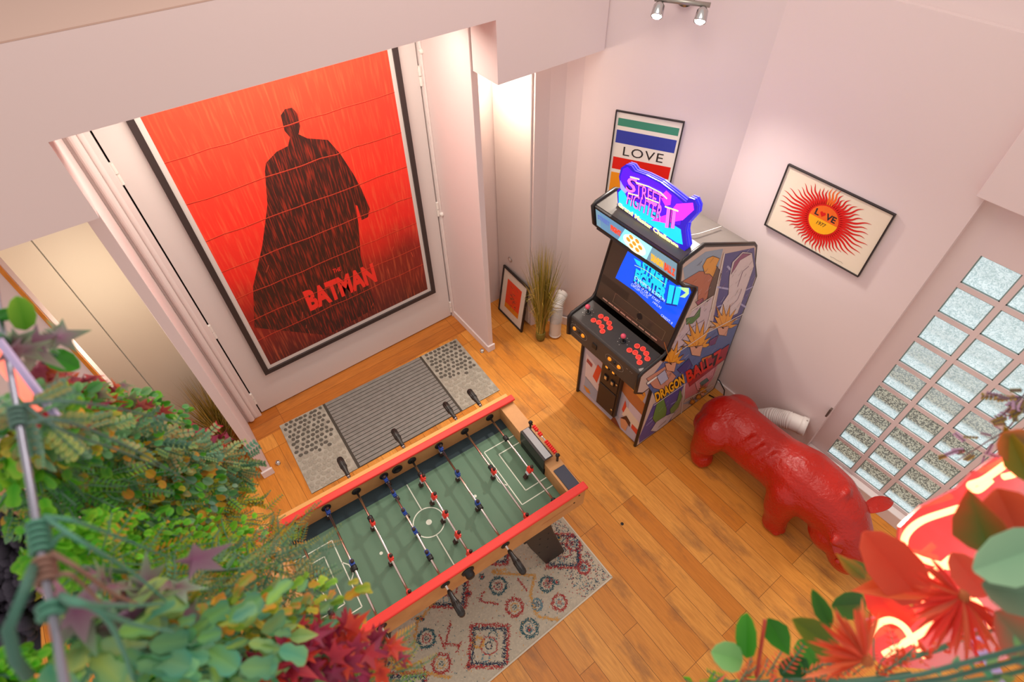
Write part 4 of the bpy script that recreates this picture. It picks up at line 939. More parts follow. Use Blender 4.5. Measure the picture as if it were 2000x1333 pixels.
ts('CHAMPION EDITION', [(1239, 543), (1298, 590), (1300, 585), (1242, 538)], WS, 5); ts('PUSH 1P OR 2P START.', [(1239, 555), (1289, 594), (1291, 590), (1242, 550)], WS, 5); ts('CAPCOM CO.,LTD.', [(1232, 558), (1266, 584), (1268, 579), (1235, 553)], WS, 5); ts('1992,93', [(1275, 592), (1291, 604), (1293, 600), (1277, 588)], WS, 5); ts('CREDIT: 0', [(1291, 617), (1313, 634), (1315, 630), (1293, 613)], WS, 5)
A.build('monitor_picture', bz)
mb = MB()
for k in range(9): y0 = .10 + k * .055; q = [onS(y0, .03), onS(y0 + (.045 if k % 3 else .05), .03), onS(y0 + (.045 if k % 3 else .05), .045), onS(y0, .045)]; mb.add([v + sn * .001 for v in q], [(0, 1, 2, 3)])
mb.build('speaker_slot', mat('slot_pink', '#c99a86', .4), bz)
A = Art(lambda y, f: onS(y, f), sn, .0009); LN = mat('bezel_line', '#8a7358', .4)
A.line([(.07, .08), (.07, .2), (.50, .2), (.50, .08), (.07, .08)], .0025, LN, 1); A.line([(.285, .08), (.285, .2)], .0025, LN, 1)
for k in range(9): A.line([(.40, .215 + k * .011), (.64, .215 + k * .011)], .003, mat('grille_dark', '#251d18', .5), 1)
A.disc((.275, .15), .022, BLACK, 2, ry=.036); A.build('bezel_marking', bz)
# back, top, marquee
def slab(name, a_, b_, th, m_, y0=.02, y1=None, par=ARC):
    y1 = AW - .02 if y1 is None else y1; a_, b_ = Vector((a_[0], 0, a_[1])), Vector((b_[0], 0, b_[1])); d_ = (b_ - a_).normalized(); n_ = Vector((d_.z, 0, -d_.x)) * th
    mb = MB(); mb.prism([(a_.x, a_.z), (b_.x, b_.z), (b_.x + n_.x, b_.z + n_.z), (a_.x + n_.x, a_.z + n_.z)], lambda p: L(p[0], y0, p[1]), lambda p: L(p[0], y1, p[1])); return mb.build(name, m_, par)
slab('top_panel', (-.045, 1.795), (.10, 1.825), .012, PANEL); slab('top_panel', (.10, 1.825), (.635, 1.578), .012, PANEL); slab('back_panel', (.635, 1.578), (.72, 1.385), .012, PANEL); slab('back_panel', (.72, 1.385), (.805, 1.24), .012, PANEL); slab('back_panel', (.805, 1.24), (.88, .06), .012, PANEL)
slab('speaker_panel', (.14, 1.535), (-.02, 1.615), .012, TMOLD)
mq0, mq1 = Vector((-.028, 0, 1.645)), Vector((-.058, 0, 1.785)); mqd = mq1 - mq0; mqn = Vector((-mqd.z, 0, mqd.x)).normalized()
def onM(y, f): p = mq0 + mqd * f; return L(p.x, y, p.z)
mb = MB(); q = [onM(.02, -.05), onM(AW - .02, -.05), onM(AW - .02, 1.03), onM(.02, 1.03)]; mb.add(q + [v - mqn * .03 for v in q], [(0, 1, 2, 3), (7, 6, 5, 4), (0, 4, 5, 1), (1, 5, 6, 2), (2, 6, 7, 3), (3, 7, 4, 0)]); mq = mb.build('marquee', TMOLD, ARC)
def E_(h, s=.9): return mat('lit' + h + str(s), h, .4, emit=h, es=s)
A = Art(lambda y, f: onM(y, f), mqn, .0008)
A.rect((.03, .06), (AW - .03, .94), E_('#6f9ab0', .55), 1)
A.poly([(.60, .06), (.44, .06), (.36, .94), (.60, .94)], E_('#5f8fb4', .55), 2); A.poly([(.46, .06), (.24, .06), (.20, .94), (.40, .94)], E_('#8fe0f0', .95), 2)
A.disc((.33, .42), .085, E_('#f5f5c8', 1.0), 3, ry=.40)
for k in range(7):
    a_ = 2 * math.pi * k / 6; c_ = (.33, .5) if k == 6 else (.33 + .045 * math.cos(a_), .5 + .27 * math.sin(a_)); A.disc(c_, .016, E_('#f09030', .8), 4, ry=.11, n=14)
A.text('DRAGON', [(.205, .2), (.115, .2), (.115, .62), (.205, .62)], E_('#f0a830', .8), 5, .08, .1); A.text('BALL Z', [(.11, .2), (.035, .2), (.035, .62), (.11, .62)], E_('#e04a28', .7), 5, .08, .1)
A.text('STREET', [(.62, .5), (.52, .5), (.52, .75), (.62, .75)], E_('#5a6fb8', .6), 5, .05, .1); A.text('FIGHT', [(.515, .35), (.43, .35), (.43, .68), (.515, .68)], E_('#e0432c', .8), 5, .09, .1)
A.build('marquee_artwork', mq)
# ------------------------------------------------------------------ illuminated topper sign standing on the cabinet
TX = AX + .015
TP = thing('topper_sign', 'glowing purple and blue game logo sign standing on top of the arcade machine', 'sign', (TX + .015, AY + .33, 1.812))
def pt(px, py): q = onx(px, py, TX); return (q.y, q.z)
out = [(1207, 402), (1205, 372), (1212, 366), (1209, 345), (1213, 328), (1223, 321), (1233, 324), (1240, 334), (1262, 342), (1290, 356), (1316, 376), (1340, 395), (1346, 386), (1356, 390), (1362, 404), (1360, 418), (1340, 440), (1338, 452), (1342, 482), (1335, 494), (1325, 490)]
PO = [pt(*p) for p in out]
acr = mat('acrylic_blue', '#5b55d8', .1, emit='#3c30e0', es=.35, trans=.3)
for k, (d0, nm, m_) in enumerate(((0, 'face_sheet', mat('sign_face', '#2a22a0', .2, emit='#3a20e0', es=.5)), (.016, 'middle_sheet', acr), (.032, 'rear_sheet', acr))):
    mb = MB(); mb.prism(PO, lambda p: (TX + d0, p[0], p[1]), lambda p: (TX + d0 + .008, p[0], p[1])); o_ = mb.build(nm, m_, TP)
    if k == 0: face = o_
mb = MB(); mb.box((TX + .004, min(p[0] for p in PO) + .02, 1.812), (TX + .05, max(p[0] for p in PO) - .01, 1.830)); mb.build('base_bar', mat('acrylic_base', '#8c9098', .15), TP, bevel=.002)
A = Art(lambda y, z: (TX, y, z), (-1, 0, 0), .0007)
def q_(pts): return [pt(*p) for p in pts]
A.poly(q_([(1213, 366), (1212, 345), (1217, 330), (1226, 326), (1236, 336), (1265, 346), (1290, 360), (1316, 380), (1336, 398), (1328, 440), (1280, 430), (1240, 405)]), E_('#4a12e0', 1.0), 1)
A.poly(q_([(1209, 400), (1208, 376), (1216, 368), (1226, 388), (1262, 400), (1300, 430), (1330, 448), (1334, 478), (1322, 474), (1260, 432), (1220, 408)]), E_('#18b8f0', 1.0), 2)
A.poly(q_([(1322, 398), (1354, 396), (1356, 410), (1334, 430), (1300, 436), (1272, 430), (1306, 418)]), E_('#e030e8', 1.1), 3)
A.poly(q_([(1302, 372), (1312, 382), (1310, 400), (1300, 402), (1290, 384)]), E_('#e030e8', 1.1), 3)
A.poly(q_([(1212, 352), (1216, 360), (1226, 374), (1222, 378), (1212, 368)]), E_('#8f8ff5', .9), 3)
Wp = E_('#ffd0f0', 1.2); Pk = E_('#f060d8', 1.2); Ye = E_('#fff690', 1.2); Dk = E_('#180650', .5)
def TT(s, bl, br, tr, tl_, b=.05, sh=0):
    b = b - .015
    A.text(s, q_([bl, br, tr, tl_]), Dk, 4, b + .035, sh); A.text(s, q_([bl, br, tr, tl_]), Pk, 6, b, sh)
    mid = lambda a_, b_: ((a_[0] + b_[0]) / 2, (a_[1] + b_[1]) / 2)
TT('S', (1222, 373), (1241, 378), (1247, 350), (1228, 345), .03); TT('TREET', (1243, 382), (1294, 410), (1296, 380), (1244, 356), .02)
TT('FIGHTER', (1224, 398), (1291, 434), (1297, 402), (1228, 374), .02); TT('II', (1300, 444), (1318, 446), (1322, 408), (1304, 404), .04)
A.line(q_([(1232, 345), (1250, 350)]), .007, Ye, 7); A.line(q_([(1243, 356), (1268, 364), (1292, 376), (1304, 388)]), .006, Ye, 7); A.line(q_([(1228, 377), (1248, 382)]), .006, Ye, 7); A.line(q_([(1262, 386), (1288, 396)]), .006, Ye, 7); A.line(q_([(1300, 403), (1326, 412)]), .007, Ye, 7)
A.text('Grand Master Challenge', q_([(1208, 404), (1325, 488), (1327, 477), (1209, 394)]), Ye, 7, .05)
A.build('lettering', face)
def ontop(px, py, up=.004):
    p0 = L(.10, 0, 1.840); nn_ = Vector((.247, 0, .535)).normalized(); r = ray(px, py); return CAM + r * ((p0 - CAM).dot(nn_) / r.dot(nn_)) + nn_ * up
tag(MB().tube([ontop(1343, 452), ontop(1346, 461), ontop(1362, 459), ontop(1384, 452), ontop(1408, 444)], .0028, 8).build('power_cable', mat('cable_white', '#d8ccc6', .5), smooth=True), 'thin white cable lying across the top of the arcade machine', 'cable')
tag(MB().tube([(2.895, 1.26, .12), (2.90, 1.20, .13), (2.895, 1.13, .08), (2.87, 1.10, .02), (2.84, 1.13, .007), (2.82, 1.2, .007)], .005, 10).build('mains_cable', BLACK, smooth=True), 'black power cable curling on the floor behind the arcade machine', 'cable')
# ------------------------------------------------------------------ glossy red animal statue
def remesh(name, chains, voxel, material, parent, smooth_it=8, extra=None):
    mb = MB()
    for ch in chains:
        for i in range(len(ch) - 1):
            a_, b_ = ch[i], ch[i + 1]; n = 6
            for k in range(n + 1):
                f = k / n; q = [a_[j] + (b_[j] - a_[j]) * f for j in range(4)]; sc = (1, 1, 1)
                if len(a_) > 4: sc = tuple(a_[4][j] + (b_[4][j] - a_[4][j]) * f for j in range(3))
                mb.sph(q[:3], q[3], 18, sc)
    if extra: extra(mb)
    o = mb.build(name + '_tmp', material)
    r = o.modifiers.new('r', 'REMESH'); r.mode = 'VOXEL'; r.voxel_size = voxel; r.use_smooth_shade = True
    s = o.modifiers.new('s', 'SMOOTH'); s.iterations = smooth_it; s.factor = .6
    bpy.context.view_layer.update(); dg = bpy.context.evaluated_depsgraph_get(); me = bpy.data.meshes.new_from_object(o.evaluated_get(dg))
    loc = o.location.copy(); bpy.data.objects.remove(o)
    n = bpy.data.objects.new(name, me); COL.objects.link(n)
    me.materials.clear(); me.materials.append(material)
    for p in me.polygons: p.use_smooth = True; p.material_index = 0
    if parent is not None:
        n.parent = parent; n.location = wm(parent).inverted() @ loc
    else: n.location = loc
    return n
RM = bpy.data.materials.new('red_gloss'); RM.use_nodes = True; nt = RM.node_tree; N = nt.nodes; Lk = nt.links.new; b = N['Principled BSDF']
b.inputs['Base Color'].default_value = rgb('#ae1a08'); b.inputs['Roughness'].default_value = .3; b.inputs['Specular IOR Level'].default_value = .3; b.inputs['Coat Weight'].default_value = .35; b.inputs['Coat Roughness'].default_value = .07
tc = N.new('ShaderNodeTexCoord'); n1 = N.new('ShaderNodeTexNoise'); n1.inputs['Scale'].default_value = 60; n1.inputs['Detail'].default_value = 5; Lk(tc.outputs['Object'], n1.inputs['Vector'])
n2 = N.new('ShaderNodeTexNoise'); n2.inputs['Scale'].default_value = 9; n2.inputs['Detail'].default_value = 4; Lk(tc.outputs['Object'], n2.inputs['Vector'])
ad = N.new('ShaderNodeMath'); ad.operation = 'MULTIPLY_ADD'; Lk(n2.outputs['Fac'], ad.inputs[0]); ad.inputs[1].default_value = 3; Lk(n1.outputs['Fac'], ad.inputs[2])
bp = N.new('ShaderNodeBump'); bp.inputs['Strength'].default_value = .8; bp.inputs['Distance'].default_value = .006; Lk(ad.outputs[0], bp.inputs['Height']); Lk(bp.outputs[0], b.inputs['Normal']); Lk(bp.outputs[0], b.inputs['Coat Normal'])
def leg_chain(x, y, fore, out):
    if fore: return [(x, y + .03, .34, .125), (x - out * .03, y + .02, .22, .10), (x - out * .035, y, .12, .078), (x - out * .04, y - .01, .055, .078)]
    return [(x, y + .02, .34, .135), (x - out * .03, y + .03, .22, .10), (x - out * .035, y + .05, .13, .075), (x - out * .04, y + .01, .055, .078)]
def cut_floor(o):
    me = o.data; lz = o.location.z if o.parent is None else (wm(o).translation.z)
    for v in me.vertices:
        if v.co.z + lz < .004: v.co.z = .0015 - lz
AN = [[(2.48, .93, .32, .13), (2.48, .87, .335, .18), (2.485, .76, .345, .185), (2.485, .60, .34, .185), (2.485, .44, .35, .185), (2.475, .27, .375, .215), (2.47, .13, .385, .20), (2.455, .02, .37, .17), (2.43, -.06, .33, .15), (2.405, -.13, .26, .135), (2.385, -.17, .20, .12)],
      leg_chain(2.345, .84, False, 1), leg_chain(2.60, .84, False, -1), leg_chain(2.345, .25, True, 1), leg_chain(2.60, .22, True, -1)]
def toes(mb):
    for (x, y) in ((2.305, .87), (2.64, .87), (2.305, .24), (2.64, .21)):
        for k in (-1, 0, 1): mb.sph((x + k * .040, y - .062 + abs(k) * .014, .03), .030, 12)
    for i, y in enumerate((.68, .60, .52)):   # rib folds
        pts = [(2.515 - .19 * math.cos(t_), y - .10 * math.sin(t_ * .7), .38 + .165 * math.sin(t_)) for t_ in [(.15 + .09 * k) for k in range(9)]]
        for p in pts: mb.sph(p, .022, 10)
    for s in (-1, 1): mb.sph((2.50 + s * .10, .95, .28), .10, 14)
    mb.sph((2.40, -.03, .26), .14, 14)                                       # jaw / dewlap
    for k in range(5): mb.sph((2.275 + .012 * k, -.07 - .012 * k, .37 - .01 * k), .03, 10)  # brow fold
    for k in range(9):                                                        # neck folds
        t_ = k / 8; mb.sph((2.33 + .22 * t_, .085 - .03 * math.sin(t_ * 3), .40 + .17 * math.sin(t_ * 2.6)), .022, 10)
statue = remesh('animal_statue', AN, .011, RM, None, 5, toes)
cut_floor(statue)
tag(statue, 'big glossy red statue of a stocky animal with lowered head beside the glass blocks', 'statue')
def ear(base, tip, r, flat):
    base, tip = Vector(base), Vector(tip); mb = MB(); d = tip - base; u, v, w_ = basis(d)
    K = 9; n = 14; vs = []
    for i in range(K):
        f = i / (K - 1); rr = r * (math.sin(math.pi * (.12 + .83 * f)) ** .7); c = base + d * f + Vector((0, 0, 1)) * .02 * math.sin(f * math.pi)
        for k in range(n):
            a_ = 2 * math.pi * k / n; h = math.sin(a_) * rr * flat; 
            if math.sin(a_) > 0: h *= -.25
            vs.append(c + v * h + u * (math.cos(a_) * rr))
    fs = [(i * n + k, i * n + (k + 1) % n, (i + 1) * n + (k + 1) % n, (i + 1) * n + k) for i in range(K - 1) for k in range(n)] + [tuple(range(n))[::-1], tuple((K - 1) * n + k for k in range(n))]
    return mb.add(vs, fs)
ear((2.545, -.07, .44), (2.735, -.135, .44), .047, .7).build('ear', RM, statue, True)
ear((2.33, -.03, .42), (2.25, -.13, .31), .042, .7).build('ear', RM, statue, True)
for s in ((2.255, -.15, .26), (2.46, -.19, .27)): MB().sph(s, .016, 12).build('eye', RM, statue, True)
# ------------------------------------------------------------------ foliage
LEAF = bpy.data.materials.new('leaf_coloured'); LEAF.use_nodes = True; nt = LEAF.node_tree; N = nt.nodes; Lk = nt.links.new; b = N['Principled BSDF']
at_ = N.new('ShaderNodeAttribute'); at_.attribute_name = 'Col'; Lk(at_.outputs['Color'], b.inputs['Base Color']); b.inputs['Roughness'].default_value = .45; b.inputs['Specular IOR Level'].default_value = .35
tr = N.new('ShaderNodeBsdfTranslucent'); Lk(at_.outputs['Color'], tr.inputs['Color']); mx = N.new('ShaderNodeMixShader'); mx.inputs[0].default_value = .3
Lk(b.outputs[0], mx.inputs[1]); Lk(tr.outputs[0], mx.inputs[2]); Lk(mx.outputs[0], N['Material Output'].inputs['Surface'])
STEMG = mat('stem_green', '#4d7a5e', .5); STEMB = mat('stem_brown', '#8a5f50', .55)
def mixc(a_, b_, f): return tuple(a_[i] + (b_[i] - a_[i]) * f for i in range(3))
class Fol(MB):
    def leaf(s, p, d, nrm, l, w, c0, c1, curl=.15, fold=.2, shape='ovate'):
        d = Vector(d).normalized(); nrm = Vector(nrm); nrm = nrm - d * nrm.dot(d)
        nrm = nrm.normalized() if nrm.length > 1e-4 else basis(d)[0]
        u = d.cross(nrm); p = Vector(p)
        prof = {'ovate': [(0, .06), (.15, .62), (.35, 1), (.6, .82), (.82, .4), (1, .02)], 'round': [(0, .1), (.15, .75), (.4, 1), (.7, .95), (.92, .55), (1, .1)], 'lance': [(0, .12), (.2, .7), (.45, 1), (.7, .8), (.9, .4), (1, .02)], 'lobe': [(0, .1), (.12, .6), (.3, .85), (.5, .7), (.75, 1), (.95, .75), (1, .3)]}[shape]
        b0 = len(s.v)
        for t_, wd in prof:
            c = p + d * (l * t_) - nrm * (curl * l * t_ * t_)
            s.v += [c + u * (w * .5 * wd) + nrm * (fold * w * .5 * wd), c, c - u * (w * .5 * wd) + nrm * (fold * w * .5 * wd)]
            e = min(1, t_ ** 1.5); s.c += [mixc(c0, c1, .35 + .65 * e), mixc(c0, c1, e * .4), mixc(c0, c1, .35 + .65 * e)]
        for i in range(len(prof) - 1):
            for j in (0, 1): s.f.append([b0 + i * 3 + j, b0 + i * 3 + j + 1, b0 + i * 3 + 4 + j, b0 + i * 3 + 3 + j]); s.mi.append(0)
    def star(s, p, d, nrm, r, c0, c1, n=5, curl=.2):
        d = Vector(d).normalized(); nrm = Vector(nrm); nrm = (nrm - d * nrm.dot(d)); nrm = nrm.normalized() if nrm.length > 1e-4 else basis(d)[0]
        u = d.cross(nrm); p = Vector(p); b0 = len(s.v); s.v.append(p + nrm * .08 * r); s.c.append(c0)
        lobes = [(-125, .6), (-98, .3), (-62, .85), (-30, .42), (0, 1.15), (30, .42), (62, .85), (98, .3), (125, .6), (180, .12)]
        for a_, q in lobes:
            a_ = math.radians(a_ + random.uniform(-5, 5)); c = p + (d * math.cos(a_) + u * math.sin(a_)) * (r * q) - nrm * (curl * r * q * q) ; s.v.append(c); s.c.append(mixc(c0, c1, 1 if q > .5 else .55))
            cc_ = p + (d * math.cos(a_) + u * math.sin(a_)) * (r * q * .6); 
        m_ = len(lobes)
        for i in range(m_): s.f.append([b0, b0 + 1 + i, b0 + 1 + (i + 1) % m_]); s.mi.append(0)
def H(h): return rgb(h)[:3]
def jit(c, a_=.15):
    g_ = random.uniform(.75, 1.15); return tuple(max(0, min(1, x * g_ * random.uniform(1 - a_, 1 + a_))) for x in c)
def rv(): 
    while True:
        v = Vector((random.uniform(-1, 1), random.uniform(-1, 1), random.uniform(-1, 1)))
        if .05 < v.length < 1: return v.normalized()
PAL = {'mid': [('#2f8a1e', '#6cc22c'), ('#3f9a25', '#86cc3a'), ('#5d9a6a', '#9cc08a'), ('#7fae78', '#d8a050'), ('#9aa82c', '#e0c23a'), ('#4f8a6c', '#8fb592'), ('#c8a82e', '#f09a3a'), ('#3a8a50', '#7ab86a')],
       'redivy': [('#7a2438', '#c8382e'), ('#8e3350', '#a84c5c'), ('#b8382c', '#e07040'), ('#7d4a63', '#8fae6a'), ('#a03040', '#d06a5a')],
       'purpleivy': [('#8a5a78', '#7fa87a'), ('#7d4a63', '#98b88a'), ('#8e6480', '#a0b890'), ('#84506c', '#9a7f8c')],
       'green': [('#2f8a1e', '#6cc22c'), ('#3f9a25', '#86cc3a'), ('#2b7a34', '#5aa84a'), ('#4c9a50', '#8cc07a'), ('#58a02a', '#b8d040')],
       'sage': [('#5d9a6a', '#9cc08a'), ('#4f8a6c', '#8fb592'), ('#6fa56a', '#c8c070'), ('#7fae78', '#e09a5a')],
       'gold': [('#9aa82c', '#e0c23a'), ('#8ab030', '#c9d048'), ('#c8a82e', '#f09a3a'), ('#7ea034', '#e8803a'), ('#6aa030', '#a0c840')],
       'teal': [('#8cc06a', '#4a9484'), ('#a0c860', '#5aa07c'), ('#4f9a84', '#7fbe7a'), ('#78b070', '#3f8a78'), ('#7fb070', '#a8b860')],
       'crimson': [('#a01e34', '#c83a4a'), ('#7a1c3c', '#b03050'), ('#c02a2a', '#d8502c'), ('#b0305a', '#8a2a48')],
       'lime': [('#5cc020', '#a8e040'), ('#48ac1c', '#8cd438')]}
def garland(label, pts, kind, pal, count, rad, lsz, stem=STEMG, stem_r=.0035, group=None, name='hanging_garland', face=None, droop=(0, 0, -1)):
    """pts: list of world points; leaves scattered round them; twigs carry them"""
    t = thing(name, label, 'garland', pts[0], group=group)
    P_ = []
    n = 14
    for i in range(len(pts) - 1):
        p0 = pts[max(i - 1, 0)]; p1, p2 = pts[i], pts[i + 1]; p3 = pts[min(i + 2, len(pts) - 1)]
        for k in range(n):
            f = k / n; P_.append(.5 * ((2 * p1) + (p2 - p0) * f + (2 * p0 - 5 * p1 + 4 * p2 - p3) * f * f + (3 * p1 - p0 - 3 * p2 + p3) * f ** 3))
    P_.append(pts[-1]); MB().tube(P_, [stem_r * (1 - .5 * i / len(P_)) for i in range(len(P_))], 7).build('stem', stem, t, True)
    F = Fol(); tw = MB(); up = (CAM - pts[len(pts) // 2]).normalized()
    F.col = None
    for i in range(count):
        s = random.random() ** .8 * (len(P_) - 1); k = int(s); c = P_[min(k, len(P_) - 1)]; d = (P_[min(k + 1, len(P_) - 1)] - P_[max(k - 1, 0)]).normalized()
        off = rv(); off = (off - d * off.dot(d) * .4) * rad * random.random() ** .6 * (.3 + .85 * s / len(P_)) ; q = c + off
        c0, c1 = random.choice(PAL[pal]); c0, c1 = jit(H(c0)), jit(H(c1)); nr = (up * 1.2 + rv()).normalized(); dd = (off.normalized() + d * .6 + rv() * .5 + Vector(droop) * .3).normalized(); L_ = lsz * random.uniform(.6, 1.2)
        if kind == 'star': F.star(q, dd, nr, L_, c0, c1)
        elif kind == 'round': F.leaf(q, dd, nr, L_, L_ * .75, c0, c1, .1, .15, 'round')
        elif kind == 'ovate': F.leaf(q, dd, nr, L_, L_ * .5, c0, c1, .2, .3, 'ovate')
        elif kind == 'lobe': F.leaf(q, dd, nr, L_, L_ * .62, c0, c1, .15, .2, 'lobe')
        elif kind == 'frond':   # a twig with paired leaflets
            m_ = 7; e = q + dd * L_ * 3; tw.tube([q, (q + e) / 2 + nr * .004, e], .0009, 4, cap=False); sd = dd.cross(nr).normalized()
            for j in range(m_):
                f = (j + .6) / m_; w0 = q + dd * L_ * 3 * f; ll = L_ * .75 * (1 - f * .5)
                for sg in (-1, 1): F.leaf(w0, (sd * sg + dd * .5), nr, ll, ll * .27, c0, c1, .1, .1, 'lance')
        elif kind == 'sprig':
            m_ = 5; e = q + dd * L_ * 2.6; tw.tube([q, e], .0011, 4, cap=False); sd = dd.cross(nr).normalized()
            for j in range(m_):
                f = (j + .5) / m_; w0 = q + dd * L_ * 2.6 * f
                for sg in (-1, 1): F.leaf(w0, (sd * sg + dd * .5), nr, L_ * .62, L_ * .40, c0, c1, .1, .15, 'round')
    nv_ = len(F.v); F.v += tw.v; F.f += [[i + nv_ for i in f] for f in tw.f]; F.mi += [1] * len(tw.f); F.c += [(.1, .2, .1)] * len(tw.v)
    fo = F.build('foliage', [LEAF, stem], t)
    return t
# --- steel cable of the mezzanine railing, with the garland ends wound round it
c_a = onx(20, 740, -.18); c_b = onx(130, 1333, -.18); zc = (c_a.z + c_b.z) / 2
ca = Vector((-.18, c_a.y + .9, zc)); cb = Vector((-.18, c_b.y - .25, zc))
tag(MB().tube([ca, cb], .0027, 12).build('railing_cable', mat('cable_steel', '#9a9aa8', .3, .85), smooth=True), 'taut steel cable of the railing at the far left, garland ends wound round it', 'cable')
def oncable(py):
    best = min(((proj(Vector((-.18, c_a.y + (c_b.y - c_a.y) * k / 200, zc)))[1] - py) ** 2, k) for k in range(-60, 260)); k = best[1]
    return Vector((-.18, c_a.y + (c_b.y - c_a.y) * k / 200, zc))
def proj(P):
    q = P - CAM; z = q.dot(CF); return (q.dot(CR) / z * FPX + 1000, q.dot(CD) / z * FPX + 666.5)
def coil(c, turns, r, span, thick, m_, label, tails=()):
    pts = []
    for k in range(turns * 12 + 1):
        a_ = 2 * math.pi * k / 12; pts.append(c + Vector((r * math.cos(a_), span * (k / (turns * 12) - .5), r * math.sin(a_))))
    mb = MB().tube(pts, thick, 8)
    for tl_ in tails:
        q = [pts[-1] if len(tl_) % 2 else pts[0]] + [atd(*p) for p in tl_]; Q = []
        for i in range(len(q) - 1):
            p0, p1, p2, p3 = q[max(i - 1, 0)], q[i], q[i + 1], q[min(i + 2, len(q) - 1)]
            Q += [.5 * ((2 * p1) + (p2 - p0) * f + (2 * p0 - 5 * p1 + 4 * p2 - p3) * f * f + (3 * p1 - p0 - 3 * p2 + p3) * f ** 3) for f in [k / 8 for k in range(8)]]
        mb.tube(Q + [q[-1]], [thick * (1 - .6 * i / len(Q)) for i in range(len(Q) + 1)], 7)
    tag(mb.build('vine_winding', m_, smooth=True), label, 'vine')
coil(oncable(815), 4, .0055, .026, .0019, mat('vine_grey', '#54766a', .6), 'grey green vine wound round the railing cable, uppermost winding', [((140, 785, .46), (260, 805, .6), (360, 830, .8)), ((120, 840, .46), (230, 880, .58), (330, 920, .75)), ((110, 820, .45), (200, 850, .52), (300, 900, .66), (400, 960, .9))])
coil(oncable(1048), 5, .0055, .030, .0020, mat('vine_green', '#4f8a74', .6), 'thick green vine wound round the railing cable below the uppermost winding', [((150, 1020, .40), (230, 1050, .48), (330, 1090, .6)), ((130, 1045, .4), (210, 1085, .45)), ((160, 1060, .38), (260, 1120, .46), (330, 1180, .52))])
coil(oncable(1115), 4, .0056, .021, .0021, mat('vine_brown', '#8f6a5c', .6), 'brownish vine wound round the railing cable above the lowest winding', [((150, 1110, .38), (220, 1160, .42), (270, 1180, .48)), ((140, 1125, .37), (200, 1180, .42))])
coil(oncable(1190), 2, .0065, .012, .0026, mat('vine_green', '#4f8a74', .6), 'green vine looped round the railing cable, lowest winding', [((150, 1180, .33), (230, 1185, .38), (320, 1180, .46)), ((190, 1190, .36), (260, 1220, .4), (340, 1235, .44)), ((200, 1200, .37), (240, 1270, .4), (260, 1330, .42))])
tag(MB().tube([oncable(1105) + Vector((-.005, 0, .003)), atd(45, 1165, .33), atd(15, 1230, .33), atd(30, 1290, .34), atd(55, 1322, .35)], .0036, 10).build('creeper', mat('vine_dark', '#3f6e5e', .6), smooth=True), 'thick bent green vine stem in front of the dark lumpy panel', 'vine')
def S(lst): return [atd(*q) for q in lst]
GR_ = 'hanging artificial garlands'
garland('garland of red and purple pointed ivy leaves at the top left of the greenery', S([(60, 715, .66), (130, 755, .75), (200, 785, .85), (260, 805, .95)]), 'star', 'redivy', 150, .048, .022)
garland('garland of dusky purple star leaves at the left edge above the neon tube', S([(-5, 655, .5), (40, 675, .55), (110, 695, .6)]), 'star', 'purpleivy', 14, .03, .026)
garland('garland of small round green leaves along the upper edge of the greenery', S([(60, 800, .55), (150, 800, .75), (250, 805, 1.0), (330, 835, 1.15)]), 'round', 'green', 800, .055, .017)
garland('thin garland of crimson leaves hanging before the golden dry grass', S([(60, 810, .52), (210, 820, .9), (330, 840, 1.15), (430, 872, 1.3)]), 'star', 'crimson', 90, .035, .028)
garland('long trailing garland of sage green leaves reaching towards the entry post', S([(50, 815, .48), (180, 850, .75), (330, 880, 1.0), (420, 905, 1.2), (465, 935, 1.25)]), 'sprig', 'sage', 330, .052, .014)
garland('dense garland of bright green leaves in the middle of the greenery', S([(60, 850, .6), (160, 880, .8), (260, 930, 1.0), (330, 990, 1.1)]), 'round', 'mid', 3200, .12, .017)
garland('garland of feathery bright green fern fronds beside the railing cable', S([(70, 900, .62), (140, 960, .75), (230, 1010, .85)]), 'frond', 'green', 220, .09, .014)
garland('garland of golden and orange tinted leaves hanging over the bare floor', S([(150, 900, .85), (300, 950, 1.05), (390, 965, 1.2), (440, 995, 1.25)]), 'sprig', 'gold', 460, .075, .014)
garland('fine trailing garland of yellow green fronds near the end of the red rail', S([(200, 960, .85), (340, 1000, 1.05), (450, 1030, 1.2), (545, 1060, 1.25)]), 'frond', 'gold', 170, .075, .014)
garland('garland of lime green leaves under the star shaped purple leaves', S([(100, 1060, .60), (200, 1090, .75), (320, 1120, .9), (420, 1130, 1.0)]), 'round', 'lime', 2200, .11, .014)
garland('garland of deep green leaves filling the shade behind the railing cable', S([(60, 950, .75), (170, 1040, .85), (260, 1120, .95), (330, 1200, 1.0)]), 'ovate', 'mid', 2200, .15, .022)
garland('garland of large purple star leaves with pale edges by the lowest winding', S([(110, 1195, .42), (190, 1190, .48), (250, 1160, .52), (330, 1150, .58)]), 'star', 'purpleivy', 26, .05, .036, STEMB)
garland('garland of pale orange and green fern fronds above the left end of the table', S([(160, 1110, .6), (330, 1120, .75), (480, 1110, .9), (590, 1090, 1.0)]), 'frond', 'gold', 180, .08, .015)
garland('garland of sage fern fronds leaning across the left end of the table', S([(200, 1260, .55), (360, 1190, .68), (500, 1150, .8), (610, 1140, .9)]), 'frond', 'sage', 170, .075, .015)
garland('garland of big lobed teal green leaves at the bottom of the greenery', S([(130, 1240, .45), (260, 1270, .5), (380, 1290, .55), (480, 1300, .6)]), 'lobe', 'teal', 170, .07, .032, STEMG, .003)
garland('garland of lobed yellow green leaves above the crimson ones', S([(250, 1210, .52), (400, 1210, .6), (520, 1210, .68), (640, 1200, .76)]), 'lobe', 'gold', 220, .06, .02)
